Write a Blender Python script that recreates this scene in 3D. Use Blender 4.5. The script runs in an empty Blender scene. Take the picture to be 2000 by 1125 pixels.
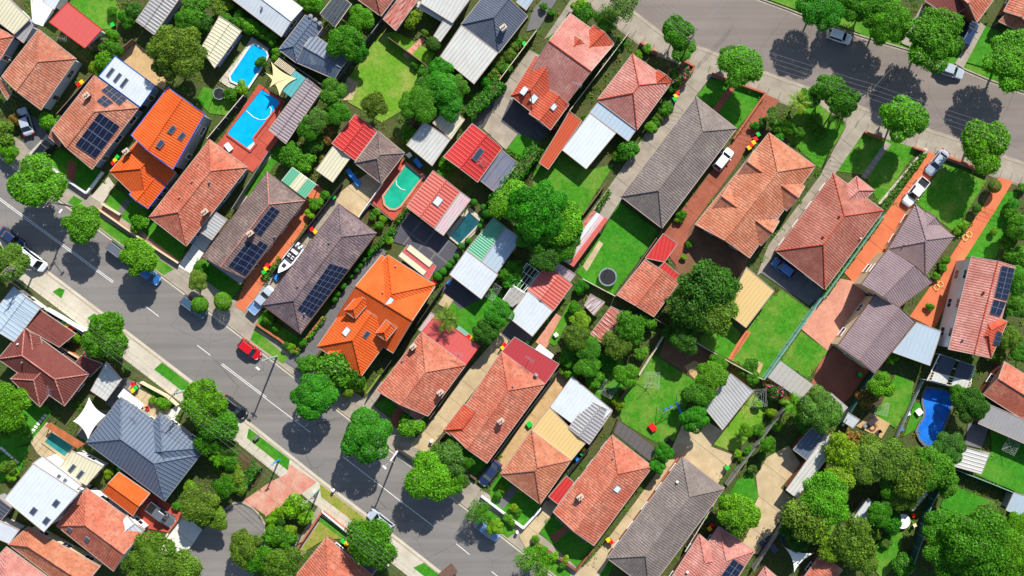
import bpy, math, random
import numpy as np
from mathutils import Vector, Matrix

# ------------------------------------------------------------------ camera, sky, sun, exposure
sc = bpy.context.scene
H = 150.0            # flying height of the drone, m
PPM = 12.0           # photograph pixels per metre on the ground
cam_d = bpy.data.cameras.new("camera")
cam = bpy.data.objects.new("camera", cam_d)
sc.collection.objects.link(cam)
cam.location = (0, 0, H)
cam.rotation_euler = (0, 0, 0)
cam_d.sensor_fit = 'HORIZONTAL'
cam_d.sensor_width = 36.0
cam_d.lens = 36.0 * H / (2000.0 / PPM)
cam_d.clip_start = 1.0
cam_d.clip_end = 2000.0
sc.camera = cam

SUN_AZ = math.atan2(0.37, 0.93)
SUN_EL = math.radians(39)
world = bpy.data.worlds.new("World")
sc.world = world
world.use_nodes = True
wn = world.node_tree
wn.nodes.clear()
wo = wn.nodes.new("ShaderNodeOutputWorld")
wb = wn.nodes.new("ShaderNodeBackground")
ws = wn.nodes.new("ShaderNodeTexSky")
ws.sky_type = 'NISHITA'
ws.sun_disc = False
ws.sun_elevation = SUN_EL
ws.sun_rotation = SUN_AZ
ws.air_density = 1.0
ws.dust_density = 0.6
wb.inputs[1].default_value = 0.105
wn.links.new(ws.outputs[0], wb.inputs[0])
wn.links.new(wb.outputs[0], wo.inputs[0])
sun_d = bpy.data.lights.new("sun", 'SUN')
sun_d.energy = 5.0
sun_d.angle = math.radians(0.5)
sun_d.color = (1.0, 0.955, 0.88)
sun = bpy.data.objects.new("sun", sun_d)
sc.collection.objects.link(sun)
sun.rotation_euler = Vector((-math.sin(SUN_AZ) * math.cos(SUN_EL), -math.cos(SUN_AZ) * math.cos(SUN_EL), -math.sin(SUN_EL))).to_track_quat('-Z', 'Y').to_euler()
sun.location = (60, 150, 120)
vs = sc.view_settings
vs.view_transform = 'Standard'
vs.look = 'None'
vs.gamma = 1.0
vs.use_curve_mapping = False
vs.exposure = 0.5

# ------------------------------------------------------------------ helpers
rng = random.Random(7)
COL = sc.collection.objects


def W(px, py, z=0.0):
    """photograph pixel of a point known to lie at height z -> world point"""
    k = (H - z) / H / PPM
    return Vector(((px - 1000.0) * k, -(py - 562.5) * k, z))


def pts(s, z=0.0):
    return [W(*map(float, p.split(',')), z) for p in s.split()]


def mesh(name, verts, faces, mats=(), mi=None, smooth=False):
    me = bpy.data.meshes.new(name)
    me.from_pydata([tuple(v) for v in verts], [], faces)
    for m in mats:
        me.materials.append(m)
    if mi:
        me.polygons.foreach_set("material_index", mi)
    if smooth:
        me.polygons.foreach_set("use_smooth", [True] * len(me.polygons))
    me.update()
    return me


def obj(name, data, parent=None, loc=(0, 0, 0), rot=(0, 0, 0), scale=(1, 1, 1)):
    o = bpy.data.objects.new(name, data)
    o.location = loc
    o.rotation_euler = rot
    o.scale = scale
    if parent is not None:
        o.parent = parent
    COL.link(o)
    return o


def tag(o, label, cat, group=None, kind=None):
    if label:
        o["label"] = label
    if cat:
        o["category"] = cat
    if group:
        o["group"] = group
    if kind:
        o["kind"] = kind
    return o


class MB:
    """collects geometry of one mesh; several material slots"""

    def __init__(s):
        s.v, s.f, s.m = [], [], []

    def poly(s, ps, mi=0, up=None):
        ps = [Vector(p) for p in ps]
        if up is not None:
            n = Vector((0, 0, 0))
            for i in range(len(ps)):
                a, b = ps[i], ps[(i + 1) % len(ps)]
                n += a.cross(b)
            if n.dot(Vector(up)) < 0:
                ps.reverse()
        i0 = len(s.v)
        s.v += ps
        s.f.append(list(range(i0, i0 + len(ps))))
        s.m.append(mi)

    def hexa(s, b, t, mi=0, mt=None):
        """b, t: bottom and top loops (same count, counter-clockwise seen from above)"""
        n = len(b)
        i0 = len(s.v)
        s.v += [Vector(p) for p in b] + [Vector(p) for p in t]
        s.f.append([i0 + i for i in reversed(range(n))]); s.m.append(mi)
        s.f.append([i0 + n + i for i in range(n)]); s.m.append(mi if mt is None else mt)
        for i in range(n):
            j = (i + 1) % n
            s.f.append([i0 + i, i0 + j, i0 + n + j, i0 + n + i]); s.m.append(mi)

    def box(s, x0, x1, y0, y1, z0, z1, mi=0, mt=None):
        s.hexa([(x0, y0, z0), (x1, y0, z0), (x1, y1, z0), (x0, y1, z0)], [(x0, y0, z1), (x1, y0, z1), (x1, y1, z1), (x0, y1, z1)], mi, mt)

    def bar(s, p, q, w, h, mi=0, dz=0.0):
        """rectangular bar from p to q, width w, height h, hanging below p-q line"""
        p, q = Vector(p), Vector(q)
        d = q - p
        if d.length < 1e-4:
            return
        d.normalize()
        side = Vector((-d.y, d.x, 0))
        side = side.normalized() if side.length > 1e-5 else Vector((1, 0, 0))
        up = d.cross(side) * -1
        if up.z < 0:
            up = -up
        a = side * (w / 2)
        hh = up * h
        o = Vector((0, 0, dz))
        b = [p - a - hh + o, q - a - hh + o, q + a - hh + o, p + a - hh + o]
        t = [x + hh for x in b]
        s.hexa(b, t, mi)

    def tube(s, p, q, r0, r1=None, n=6, mi=0, cap=True):
        p, q = Vector(p), Vector(q)
        r1 = r0 if r1 is None else r1
        d = (q - p)
        if d.length < 1e-5:
            return
        d.normalize()
        x = d.orthogonal().normalized()
        y = d.cross(x)
        i0 = len(s.v)
        for c, r in ((p, r0), (q, r1)):
            for k in range(n):
                a = 2 * math.pi * k / n
                s.v.append(c + (x * math.cos(a) + y * math.sin(a)) * r)
        for k in range(n):
            j = (k + 1) % n
            s.f.append([i0 + k, i0 + j, i0 + n + j, i0 + n + k]); s.m.append(mi)
        if cap:
            s.f.append([i0 + n + k for k in range(n)]); s.m.append(mi)
            s.f.append([i0 + k for k in reversed(range(n))]); s.m.append(mi)

    def mesh(s, name, mats, smooth=False):
        return mesh(name, s.v, s.f, mats, s.m, smooth)

    def build(s, name, mats, parent=None, smooth=False, loc=(0, 0, 0), rot=(0, 0, 0)):
        return obj(name, s.mesh(name, mats, smooth), parent, loc, rot)


# ------------------------------------------------------------------ materials
MATS = {}


def srgb(r, g, b):
    return tuple(((c / 255.0 + 0.055) / 1.055) ** 2.4 if c > 10 else c / 255.0 / 12.92 for c in (r, g, b)) + (1.0,)


def new_mat(name):
    m = bpy.data.materials.new(name)
    m.use_nodes = True
    nt = m.node_tree
    nt.nodes.clear()
    out = nt.nodes.new("ShaderNodeOutputMaterial")
    b = nt.nodes.new("ShaderNodeBsdfPrincipled")
    nt.links.new(b.outputs[0], out.inputs[0])
    MATS[name] = m
    return m, nt, b


def N(nt, t, **kw):
    n = nt.nodes.new(t)
    for k, v in kw.items():
        setattr(n, k, v)
    return n


def mathn(nt, op, a, b=None):
    n = nt.nodes.new("ShaderNodeMath")
    n.operation = op
    for i, x in enumerate((a, b)):
        if x is None:
            continue
        if isinstance(x, (int, float)):
            n.inputs[i].default_value = x
        else:
            nt.links.new(x, n.inputs[i])
    return n.outputs[0]


def mixc(nt, fac, a, b, mode='MIX'):
    n = nt.nodes.new("ShaderNodeMix")
    n.data_type = 'RGBA'
    n.blend_type = mode
    n.clamp_result = False
    for idx, x in ((0, fac), (6, a), (7, b)):
        if isinstance(x, (int, float)):
            n.inputs[idx].default_value = x
        elif isinstance(x, tuple):
            n.inputs[idx].default_value = x
        else:
            nt.links.new(x, n.inputs[idx])
    return n.outputs[2]


def noise(nt, vec, scale, detail=3.0, rough=0.55):
    n = nt.nodes.new("ShaderNodeTexNoise")
    n.inputs["Scale"].default_value = scale
    n.inputs["Detail"].default_value = detail
    n.inputs["Roughness"].default_value = rough
    if vec is not None:
        nt.links.new(vec, n.inputs["Vector"])
    return n.outputs["Fac"]


def ramp(nt, fac, a, b):
    n = nt.nodes.new("ShaderNodeMapRange")
    n.inputs[1].default_value = a
    n.inputs[2].default_value = b
    nt.links.new(fac, n.inputs[0])
    return n.outputs[0]


def scl(c, k):
    return (c[0] * k, c[1] * k, c[2] * k, 1.0)


def worldpos(nt):
    g = nt.nodes.new("ShaderNodeNewGeometry")
    return g.outputs["Position"]


def tile_mat(name, c1, c2, c3, var=0.35, wear=0.5, w=0.40, h=0.36, bump=0.55, rough=0.8):
    """roof tiles laid in courses: UV in metres, u along the eave and v up the slope"""
    m, nt, b = new_mat(name)
    uv = N(nt, "ShaderNodeUVMap")
    sx = N(nt, "ShaderNodeSeparateXYZ")
    nt.links.new(uv.outputs[0], sx.inputs[0])
    us = mathn(nt, 'DIVIDE', sx.outputs[0], w)
    vs_ = mathn(nt, 'DIVIDE', sx.outputs[1], h)
    iu, iv = mathn(nt, 'FLOOR', us), mathn(nt, 'FLOOR', vs_)
    cb = N(nt, "ShaderNodeCombineXYZ")
    nt.links.new(iu, cb.inputs[0]); nt.links.new(iv, cb.inputs[1])
    wn_ = N(nt, "ShaderNodeTexWhiteNoise", noise_dimensions='3D')
    nt.links.new(cb.outputs[0], wn_.inputs["Vector"])
    r = wn_.outputs["Value"]
    P = worldpos(nt)
    big = ramp(nt, noise(nt, P, 0.35, 4.0, 0.65), 0.38, 0.68)
    fine = noise(nt, P, 6.0, 3.0, 0.7)
    col = mixc(nt, mathn(nt, 'MULTIPLY', r, 1.0), c1, c2)
    col = mixc(nt, mathn(nt, 'MULTIPLY', big, wear), col, c3)
    k = mathn(nt, 'ADD', mathn(nt, 'MULTIPLY', mathn(nt, 'SUBTRACT', r, 0.5), var), 1.0)
    k2 = mathn(nt, 'ADD', mathn(nt, 'MULTIPLY', mathn(nt, 'SUBTRACT', fine, 0.5), 1.1), 1.0)
    hsv = N(nt, "ShaderNodeHueSaturation")
    nt.links.new(mathn(nt, 'MULTIPLY', k, k2), hsv.inputs["Value"])
    nt.links.new(col, hsv.inputs["Color"])
    nt.links.new(hsv.outputs[0], b.inputs["Base Color"])
    b.inputs["Roughness"].default_value = rough
    b.inputs["Specular IOR Level"].default_value = 0.3
    pu = mathn(nt, 'ABSOLUTE', mathn(nt, 'SINE', mathn(nt, 'MULTIPLY', us, math.pi)))
    pv = mathn(nt, 'SUBTRACT', 1.0, mathn(nt, 'FRACT', vs_))
    hgt = mathn(nt, 'ADD', mathn(nt, 'MULTIPLY', pu, 1.0), mathn(nt, 'MULTIPLY', pv, 0.35))
    hgt = mathn(nt, 'ADD', hgt, mathn(nt, 'MULTIPLY', r, 0.15))
    bp = N(nt, "ShaderNodeBump")
    bp.inputs["Strength"].default_value = bump
    bp.inputs["Distance"].default_value = 0.11
    nt.links.new(hgt, bp.inputs["Height"])
    nt.links.new(bp.outputs[0], b.inputs["Normal"])
    return m


def metal_mat(name, c, c2=None, pitch=0.6, rib=0.22, bump=0.8, rough=0.5, dirt=0.25, patch=0.0, cp=(0.2, 0.05, 0.02, 1)):
    """ribbed sheet roofing, ribs run up the slope"""
    m, nt, b = new_mat(name)
    uv = N(nt, "ShaderNodeUVMap")
    sx = N(nt, "ShaderNodeSeparateXYZ")
    nt.links.new(uv.outputs[0], sx.inputs[0])
    us = mathn(nt, 'DIVIDE', sx.outputs[0], pitch)
    P = worldpos(nt)
    big = noise(nt, P, 0.5, 4.0, 0.65)
    mp = N(nt, "ShaderNodeMapping")
    mp.inputs["Scale"].default_value = (4.0, 0.5, 1.0)
    nt.links.new(uv.outputs[0], mp.inputs[0])
    streak = noise(nt, mp.outputs[0], 1.2, 3.0)
    col = mixc(nt, mathn(nt, 'MULTIPLY', ramp(nt, big, 0.35, 0.75), dirt), c, c2 or scl(c, 0.55))
    col = mixc(nt, mathn(nt, 'MULTIPLY', ramp(nt, streak, 0.5, 0.8), dirt), col, scl(c, 0.6))
    if patch:
        col = mixc(nt, mathn(nt, 'MULTIPLY', ramp(nt, streak, 0.42, 0.6), patch), col, cp)
    nt.links.new(col, b.inputs["Base Color"])
    b.inputs["Roughness"].default_value = rough
    b.inputs["Specular IOR Level"].default_value = 0.35
    fr = mathn(nt, 'FRACT', us)
    tri = mathn(nt, 'ABSOLUTE', mathn(nt, 'SUBTRACT', fr, 0.5))
    ribh = N(nt, "ShaderNodeMapRange")
    ribh.inputs[1].default_value = 0.5 - rib
    ribh.inputs[2].default_value = 0.5
    nt.links.new(tri, ribh.inputs[0])
    bp = N(nt, "ShaderNodeBump")
    bp.inputs["Strength"].default_value = bump
    bp.inputs["Distance"].default_value = 0.10
    nt.links.new(ribh.outputs[0], bp.inputs["Height"])
    nt.links.new(bp.outputs[0], b.inputs["Normal"])
    return m


def rough_mat(name, c, c2=None, scale=0.8, var=0.5, rough=0.85, fine=14.0, fvar=0.35, bump=0.0, spec=0.25, detail=5.0):
    m, nt, b = new_mat(name)
    P = worldpos(nt)
    big = ramp(nt, noise(nt, P, scale, detail, 0.6), 0.3, 0.7)
    f = noise(nt, P, fine, 2.0, 0.6)
    col = mixc(nt, mathn(nt, 'MULTIPLY', big, var), c, c2 or scl(c, 0.55))
    hsv = N(nt, "ShaderNodeHueSaturation")
    nt.links.new(mathn(nt, 'ADD', mathn(nt, 'MULTIPLY', mathn(nt, 'SUBTRACT', f, 0.5), fvar * 2), 1.0), hsv.inputs["Value"])
    nt.links.new(col, hsv.inputs["Color"])
    nt.links.new(hsv.outputs[0], b.inputs["Base Color"])
    b.inputs["Roughness"].default_value = rough
    b.inputs["Specular IOR Level"].default_value = spec
    if bump:
        bp = N(nt, "ShaderNodeBump")
        bp.inputs["Strength"].default_value = bump
        bp.inputs["Distance"].default_value = 0.05
        nt.links.new(f, bp.inputs["Height"])
        nt.links.new(bp.outputs[0], b.inputs["Normal"])
    return m


def plain_mat(name, c, rough=0.5, spec=0.5, metal=0.0, coat=0.0):
    m, nt, b = new_mat(name)
    P = worldpos(nt)
    f = noise(nt, P, 9.0, 2.0)
    col = mixc(nt, mathn(nt, 'MULTIPLY', f, 0.22), c, scl(c, 0.5))
    nt.links.new(col, b.inputs["Base Color"])
    b.inputs["Roughness"].default_value = rough
    b.inputs["Specular IOR Level"].default_value = spec
    b.inputs["Metallic"].default_value = metal
    b.inputs["Coat Weight"].default_value = coat
    return m


def grass_mat(name, c1, c2, c3, dry=0.4, s=0.25):
    m, nt, b = new_mat(name)
    P = worldpos(nt)
    n1 = ramp(nt, noise(nt, P, s, 5.0, 0.65), 0.45, 0.72)
    n2 = noise(nt, P, 1.6, 4.0, 0.7)
    n3 = noise(nt, P, 9.0, 3.0, 0.75)
    col = mixc(nt, ramp(nt, n2, 0.3, 0.7), c1, c2)
    col = mixc(nt, mathn(nt, 'MULTIPLY', n1, dry), col, c3)
    hsv = N(nt, "ShaderNodeHueSaturation")
    nt.links.new(mathn(nt, 'ADD', mathn(nt, 'MULTIPLY', mathn(nt, 'SUBTRACT', n3, 0.5), 2.2), 1.0), hsv.inputs["Value"])
    nt.links.new(col, hsv.inputs["Color"])
    nt.links.new(hsv.outputs[0], b.inputs["Base Color"])
    b.inputs["Roughness"].default_value = 0.9
    b.inputs["Specular IOR Level"].default_value = 0.1
    bp = N(nt, "ShaderNodeBump")
    bp.inputs["Strength"].default_value = 0.7
    bp.inputs["Distance"].default_value = 0.12
    nt.links.new(n3, bp.inputs["Height"])
    nt.links.new(bp.outputs[0], b.inputs["Normal"])
    return m


def leaf_mat(name, tips=(1.3, 1.3, 0.5), low=0.24, flower=None):
    """foliage: the hue comes from the object's own colour, leaf by leaf variation from the attribute rnd"""
    m, nt, b = new_mat(name)
    oi = N(nt, "ShaderNodeObjectInfo")
    at = N(nt, "ShaderNodeAttribute")
    at.attribute_name = "rnd"
    r = at.outputs["Fac"]
    base = oi.outputs["Color"]
    dark = mixc(nt, 1.0, base, (low, low, low, 1), 'MULTIPLY')
    lite = mixc(nt, 1.0, base, tips + (1,), 'MULTIPLY')
    col = mixc(nt, r, dark, lite)
    if flower:
        gt = mathn(nt, 'GREATER_THAN', r, 0.72)
        col = mixc(nt, gt, col, flower)
    nt.links.new(col, b.inputs["Base Color"])
    b.inputs["Roughness"].default_value = 0.55
    b.inputs["Specular IOR Level"].default_value = 0.25
    tr = N(nt, "ShaderNodeBsdfTranslucent")
    nt.links.new(mixc(nt, 1.0, col, (1.0, 1.25, 0.35, 1), 'MULTIPLY'), tr.inputs[0])
    mx = N(nt, "ShaderNodeMixShader")
    mx.inputs[0].default_value = 0.33
    nt.links.new(b.outputs[0], mx.inputs[1])
    nt.links.new(tr.outputs[0], mx.inputs[2])
    nt.links.new(mx.outputs[0], nt.nodes["Material Output"].inputs[0])
    return m


def glass_mat(name, c, rough=0.12, spec=0.6):
    return plain_mat(name, c, rough, spec)


def tinted_sheet(name, c, trans):
    """translucent roofing sheet: part diffuse, part see-through"""
    m, nt, b = new_mat(name)
    b.inputs["Base Color"].default_value = c
    b.inputs["Roughness"].default_value = 0.35
    t = N(nt, "ShaderNodeBsdfTransparent")
    t.inputs[0].default_value = tuple(min(1, x * 2.2 + 0.15) for x in c[:3]) + (1,)
    mx = N(nt, "ShaderNodeMixShader")
    mx.inputs[0].default_value = trans
    nt.links.new(b.outputs[0], mx.inputs[1])
    nt.links.new(t.outputs[0], mx.inputs[2])
    nt.links.new(mx.outputs[0], nt.nodes["Material Output"].inputs[0])
    return m


S = srgb
T_ = tile_mat
T_("t_coral", S(186, 104, 80), S(156, 78, 58), S(194, 132, 108), 0.7, 0.6)
T_("t_orange", S(216, 90, 26), S(200, 76, 20), S(222, 116, 58), 0.25, 0.35)
T_("t_peach", S(182, 112, 82), S(156, 88, 62), S(194, 138, 110), 0.6, 0.55)
T_("t_clay", S(176, 110, 86), S(146, 82, 60), S(188, 136, 112), 0.7, 0.6)
T_("t_redclay", S(186, 78, 50), S(156, 58, 38), S(198, 108, 80), 0.45, 0.5)
T_("t_pink", S(184, 118, 106), S(158, 94, 84), S(200, 150, 138), 0.5, 0.6)
T_("t_brick", S(158, 92, 76), S(128, 70, 58), S(180, 122, 106), 0.5, 0.6)
T_("t_darkred", S(116, 60, 52), S(96, 46, 42), S(132, 78, 68), 0.4, 0.4)
T_("t_brown", S(118, 100, 96), S(88, 70, 70), S(138, 120, 108), 0.7, 0.6)
T_("t_speck", S(122, 106, 108), S(84, 70, 78), S(146, 126, 120), 0.9, 0.6)
T_("t_grey", S(126, 116, 110), S(98, 86, 84), S(144, 134, 124), 0.6, 0.5)
T_("t_mauve", S(138, 118, 120), S(118, 100, 104), S(156, 136, 136), 0.3, 0.4, w=0.36)
T_("t_slate", S(88, 96, 110), S(72, 80, 96), S(102, 108, 120), 0.35, 0.4, w=0.36)
M_ = metal_mat
M_("m_blue", S(92, 104, 122), pitch=0.62)
M_("m_white", S(200, 206, 210), pitch=0.62, dirt=0.25, bump=0.35)
M_("m_offwhite", S(196, 196, 190), S(160, 150, 140), pitch=0.6, dirt=0.4, bump=0.7)
M_("m_corr", S(168, 168, 166), S(120, 116, 112), pitch=0.5, rib=0.5, bump=0.5, dirt=0.3)
M_("m_cream", S(206, 200, 170), S(170, 160, 130), pitch=0.55, dirt=0.25)
M_("m_tan", S(206, 176, 118), S(190, 160, 110), pitch=0.6, dirt=0.2, bump=0.5)
M_("m_grey", S(150, 148, 148), S(120, 116, 116), pitch=0.55, rib=0.4)
M_("m_mauve", S(140, 126, 130), S(118, 104, 108), pitch=0.5, rib=0.5)
M_("m_ltblue", S(166, 182, 194), S(140, 152, 164), pitch=0.7, dirt=0.2, bump=0.5)
M_("m_red", S(190, 52, 48), S(160, 44, 42), pitch=0.62)
M_("m_coral", S(196, 88, 82), S(184, 78, 74), pitch=0.8, dirt=0.15, bump=0.3)
M_("m_salmon", S(196, 96, 84), S(176, 80, 70), pitch=0.55, rib=0.45)
M_("m_maroon", S(168, 58, 62), S(150, 52, 56), pitch=0.6, dirt=0.2, bump=0.4)
M_("m_rust", S(176, 70, 48), S(110, 50, 36), pitch=0.6, dirt=0.8, patch=0.5, cp=S(214, 190, 180))
M_("m_rustwhite", S(206, 206, 204), S(170, 160, 150), pitch=0.6, dirt=0.4, patch=0.7, cp=S(150, 52, 34))
M_("m_orange", S(190, 84, 52), S(150, 60, 40), pitch=0.42, rib=0.5, bump=1.0)
M_("m_green", S(96, 168, 132), S(80, 150, 116), pitch=0.4, rib=0.5)
M_("m_charcoal", S(70, 76, 88), S(60, 62, 70), pitch=0.6)
M_("m_pinkstripe", S(214, 170, 176), S(150, 190, 180), pitch=0.45, rib=0.5, dirt=0.7)
M_("m_bluepatio", S(98, 108, 128), S(140, 120, 124), pitch=1.6, rib=0.05, dirt=0.6)
R_ = rough_mat
def road_mat(name, c, c2, ang):
    """asphalt worn in bands along the wheel tracks, with small patches and cracks"""
    m, nt, b = new_mat(name)
    P = worldpos(nt)
    mp = N(nt, "ShaderNodeMapping")
    mp.inputs["Rotation"].default_value = (0, 0, ang)
    mp.inputs["Scale"].default_value = (0.02, 0.75, 1)
    nt.links.new(P, mp.inputs[0])
    band = ramp(nt, noise(nt, mp.outputs[0], 1.0, 3.0, 0.6), 0.35, 0.68)
    big = ramp(nt, noise(nt, P, 0.08, 5.0, 0.65), 0.35, 0.7)
    f = noise(nt, P, 6.0, 3.0, 0.7)
    vo = N(nt, "ShaderNodeTexVoronoi", feature='DISTANCE_TO_EDGE')
    vo.inputs["Scale"].default_value = 0.13
    nt.links.new(P, vo.inputs["Vector"])
    crack = mathn(nt, 'LESS_THAN', vo.outputs["Distance"], 0.006)
    col = mixc(nt, mathn(nt, 'MULTIPLY', band, 0.55), c, c2)
    col = mixc(nt, mathn(nt, 'MULTIPLY', big, 0.35), col, scl(c2, 0.85))
    col = mixc(nt, mathn(nt, 'MULTIPLY', crack, mathn(nt, 'MULTIPLY', big, 0.5)), col, scl(c2, 0.4))
    hsv = N(nt, "ShaderNodeHueSaturation")
    nt.links.new(mathn(nt, 'ADD', mathn(nt, 'MULTIPLY', mathn(nt, 'SUBTRACT', f, 0.5), 0.45), 1.0), hsv.inputs["Value"])
    nt.links.new(col, hsv.inputs["Color"])
    nt.links.new(hsv.outputs[0], b.inputs["Base Color"])
    b.inputs["Roughness"].default_value = 0.9
    b.inputs["Specular IOR Level"].default_value = 0.2


road_mat("asphalt", S(132, 127, 122), S(104, 101, 98), 0.652)
road_mat("asphalt_old", S(134, 124, 116), S(110, 102, 97), 0.33)
R_("concrete", S(166, 156, 140), S(124, 114, 102), 0.5, 0.7, fine=4.0, fvar=0.22)
R_("concrete_pale", S(196, 188, 170), S(160, 150, 132), 0.4, 0.6, fine=4.0, fvar=0.18)
R_("concrete_white", S(222, 220, 212), S(186, 182, 174), 0.5, 0.5, fine=4.0, fvar=0.12)
R_("concrete_beige", S(196, 176, 138), S(156, 134, 104), 0.5, 0.7, fine=4.0, fvar=0.25)
R_("concrete_grey", S(112, 110, 110), S(88, 86, 88), 0.5, 0.6, fine=5.0, fvar=0.2)
R_("kerb", S(172, 160, 142), S(130, 118, 104), 0.8, 0.6, fine=5.0, fvar=0.2)
R_("joint", S(84, 76, 66), None, 1.0, 0.4)
R_("paving_orange", S(206, 116, 76), S(176, 90, 60), 0.4, 0.6, fine=5.0, fvar=0.2)
R_("paving_pink", S(208, 148, 124), S(176, 116, 96), 0.35, 0.7, fine=3.0, fvar=0.3)
R_("paving_red", S(184, 84, 66), S(150, 64, 52), 0.4, 0.6, fine=5.0, fvar=0.2)
R_("paving_brick", S(162, 96, 74), S(126, 72, 56), 0.5, 0.6, fine=6.0, fvar=0.3)
R_("paving_terra", S(160, 92, 70), S(124, 68, 54), 0.35, 0.7, fine=3.0, fvar=0.3)
R_("paving_stain", S(196, 160, 138), S(190, 96, 78), 0.35, 0.9, fine=3.0, fvar=0.25)
R_("paving_dark", S(84, 82, 90), S(66, 64, 70), 0.5, 0.6, fine=5.0, fvar=0.2)
R_("soil", S(96, 72, 52), S(52, 60, 28), 0.5, 0.9, fine=3.0, fvar=0.5, bump=0.5)
R_("soil_red", S(132, 92, 70), S(96, 76, 50), 0.5, 0.7, fine=3.0, fvar=0.35, bump=0.4)
R_("sand", S(196, 164, 118), S(160, 130, 90), 0.6, 0.7, fine=4.0, fvar=0.3)
R_("garden", S(58, 84, 28), S(88, 78, 50), 0.25, 0.8, fine=2.5, fvar=0.6, bump=0.6)
grass_mat("grass", S(78, 144, 36), S(52, 114, 22), S(132, 150, 66), 0.65)
grass_mat("grass_lush", S(68, 142, 34), S(44, 112, 22), S(104, 146, 52), 0.5)
grass_mat("grass_pale", S(110, 158, 44), S(84, 134, 30), S(158, 156, 84), 0.7)
grass_mat("grass_dry", S(146, 148, 62), S(110, 130, 44), S(176, 148, 96), 0.9, 0.5)
R_("paint_white", S(232, 232, 228), S(190, 186, 180), 2.0, 0.5, fine=8.0, fvar=0.1)
R_("wall_white", S(222, 222, 222), S(196, 194, 192), 0.5, 0.4, fvar=0.05)
R_("wall_cream", S(214, 196, 160), S(190, 170, 134), 0.5, 0.4, fvar=0.05)
R_("wall_blue", S(142, 154, 178), S(124, 134, 156), 0.5, 0.4, fvar=0.05)
R_("wall_grey", S(150, 150, 152), S(128, 126, 126), 0.5, 0.4, fvar=0.08)
R_("wall_brick", S(140, 84, 66), S(112, 64, 52), 1.2, 0.6, fine=8.0, fvar=0.25)
R_("wall_brown", S(110, 84, 72), S(88, 64, 54), 1.2, 0.6, fine=8.0, fvar=0.25)
R_("brick_fence", S(178, 104, 74), S(140, 78, 56), 1.5, 0.6, fine=8.0, fvar=0.25)
R_("timber", S(128, 104, 84), S(96, 76, 60), 1.2, 0.6, fine=6.0, fvar=0.3)
R_("timber_grey", S(132, 130, 126), S(104, 100, 96), 1.2, 0.6, fine=6.0, fvar=0.3)
R_("timber_orange", S(186, 106, 62), S(140, 74, 44), 1.2, 0.6, fine=6.0, fvar=0.3)
R_("fence_dark", S(62, 58, 60), S(48, 44, 46), 1.0, 0.4)
R_("fence_green", S(120, 168, 150), S(98, 148, 130), 0.6, 0.4, fvar=0.1)
R_("fence_dkgreen", S(58, 92, 84), S(48, 78, 72), 0.6, 0.4, fvar=0.1)
R_("fence_cream", S(206, 196, 172), S(176, 164, 142), 0.8, 0.4, fvar=0.1)
R_("bark", S(104, 88, 72), S(70, 58, 48), 2.0, 0.7, fvar=0.3)
R_("bark_pale", S(186, 178, 162), S(140, 130, 116), 2.0, 0.7, fvar=0.3)
P_ = plain_mat
P_("trim_white", S(236, 236, 234), 0.5)
P_("trim_cream", S(224, 208, 172), 0.5)
P_("trim_blue", S(40, 96, 196), 0.5)
P_("trim_grey", S(120, 124, 130), 0.5)
P_("trim_dark", S(52, 54, 60), 0.5)
P_("trim_red", S(190, 48, 44), 0.5)
P_("trim_brown", S(96, 66, 54), 0.6)
P_("steel", S(176, 180, 184), 0.35, 0.5, 0.6)
P_("black", S(22, 22, 26), 0.6)
P_("rubber", S(28, 28, 30), 0.8, 0.2)
P_("skylight", S(58, 68, 88), 0.1, 0.8)
P_("skylight_pale", S(214, 226, 236), 0.15, 0.6)
P_("window_glass", S(36, 42, 54), 0.08, 0.8)
P_("car_glass", S(24, 28, 34), 0.06, 0.8, coat=0.5)
P_("solar", S(20, 26, 48), 0.18, 0.6)
P_("solar_frame", S(120, 128, 150), 0.4)
P_("trim_stone", S(168, 150, 138), 0.6)
P_("lamp_clear", S(220, 224, 226), 0.15, 0.7)
P_("lamp_red", S(180, 22, 20), 0.25, 0.6)
P_("bin_body", S(34, 46, 40), 0.55)
P_("bin_red", S(226, 24, 28), 0.4)
P_("bin_yellow", S(240, 196, 20), 0.4)
P_("bin_green", S(24, 190, 60), 0.4)
P_("plastic_blue", S(40, 130, 210), 0.4)
P_("plastic_pink", S(226, 140, 150), 0.4)
P_("plastic_red", S(214, 26, 28), 0.4)
P_("sail", S(228, 206, 156), 0.8, 0.1)
P_("sail_white", S(236, 232, 222), 0.8, 0.1)
P_("mark_yellow", S(232, 190, 110), 0.8, 0.1)
P_("pole_green", S(150, 178, 164), 0.6)
P_("wire", S(120, 112, 122), 0.5)
for k_, c_ in dict(white=(236, 238, 240), silver=(172, 182, 194), red=(198, 8, 18), blue=(42, 104, 168), navy=(34, 48, 84), black=(24, 26, 32), grey=(96, 100, 110), teal=(58, 84, 104), skyblue=(116, 150, 190)).items():
    P_("car_" + k_, S(*c_), 0.22, 0.6, coat=0.8)
leaf_mat("leaf")
leaf_mat("leaf_pink", flower=S(220, 90, 140))
leaf_mat("leaf_rust", flower=S(176, 96, 60))
tinted_sheet("poly_teal", S(96, 176, 176), 0.25)
tinted_sheet("poly_smoke", S(120, 112, 112), 0.45)
tinted_sheet("poly_clear", S(196, 190, 184), 0.5)
tinted_sheet("net", S(40, 44, 46), 0.35)


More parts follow.
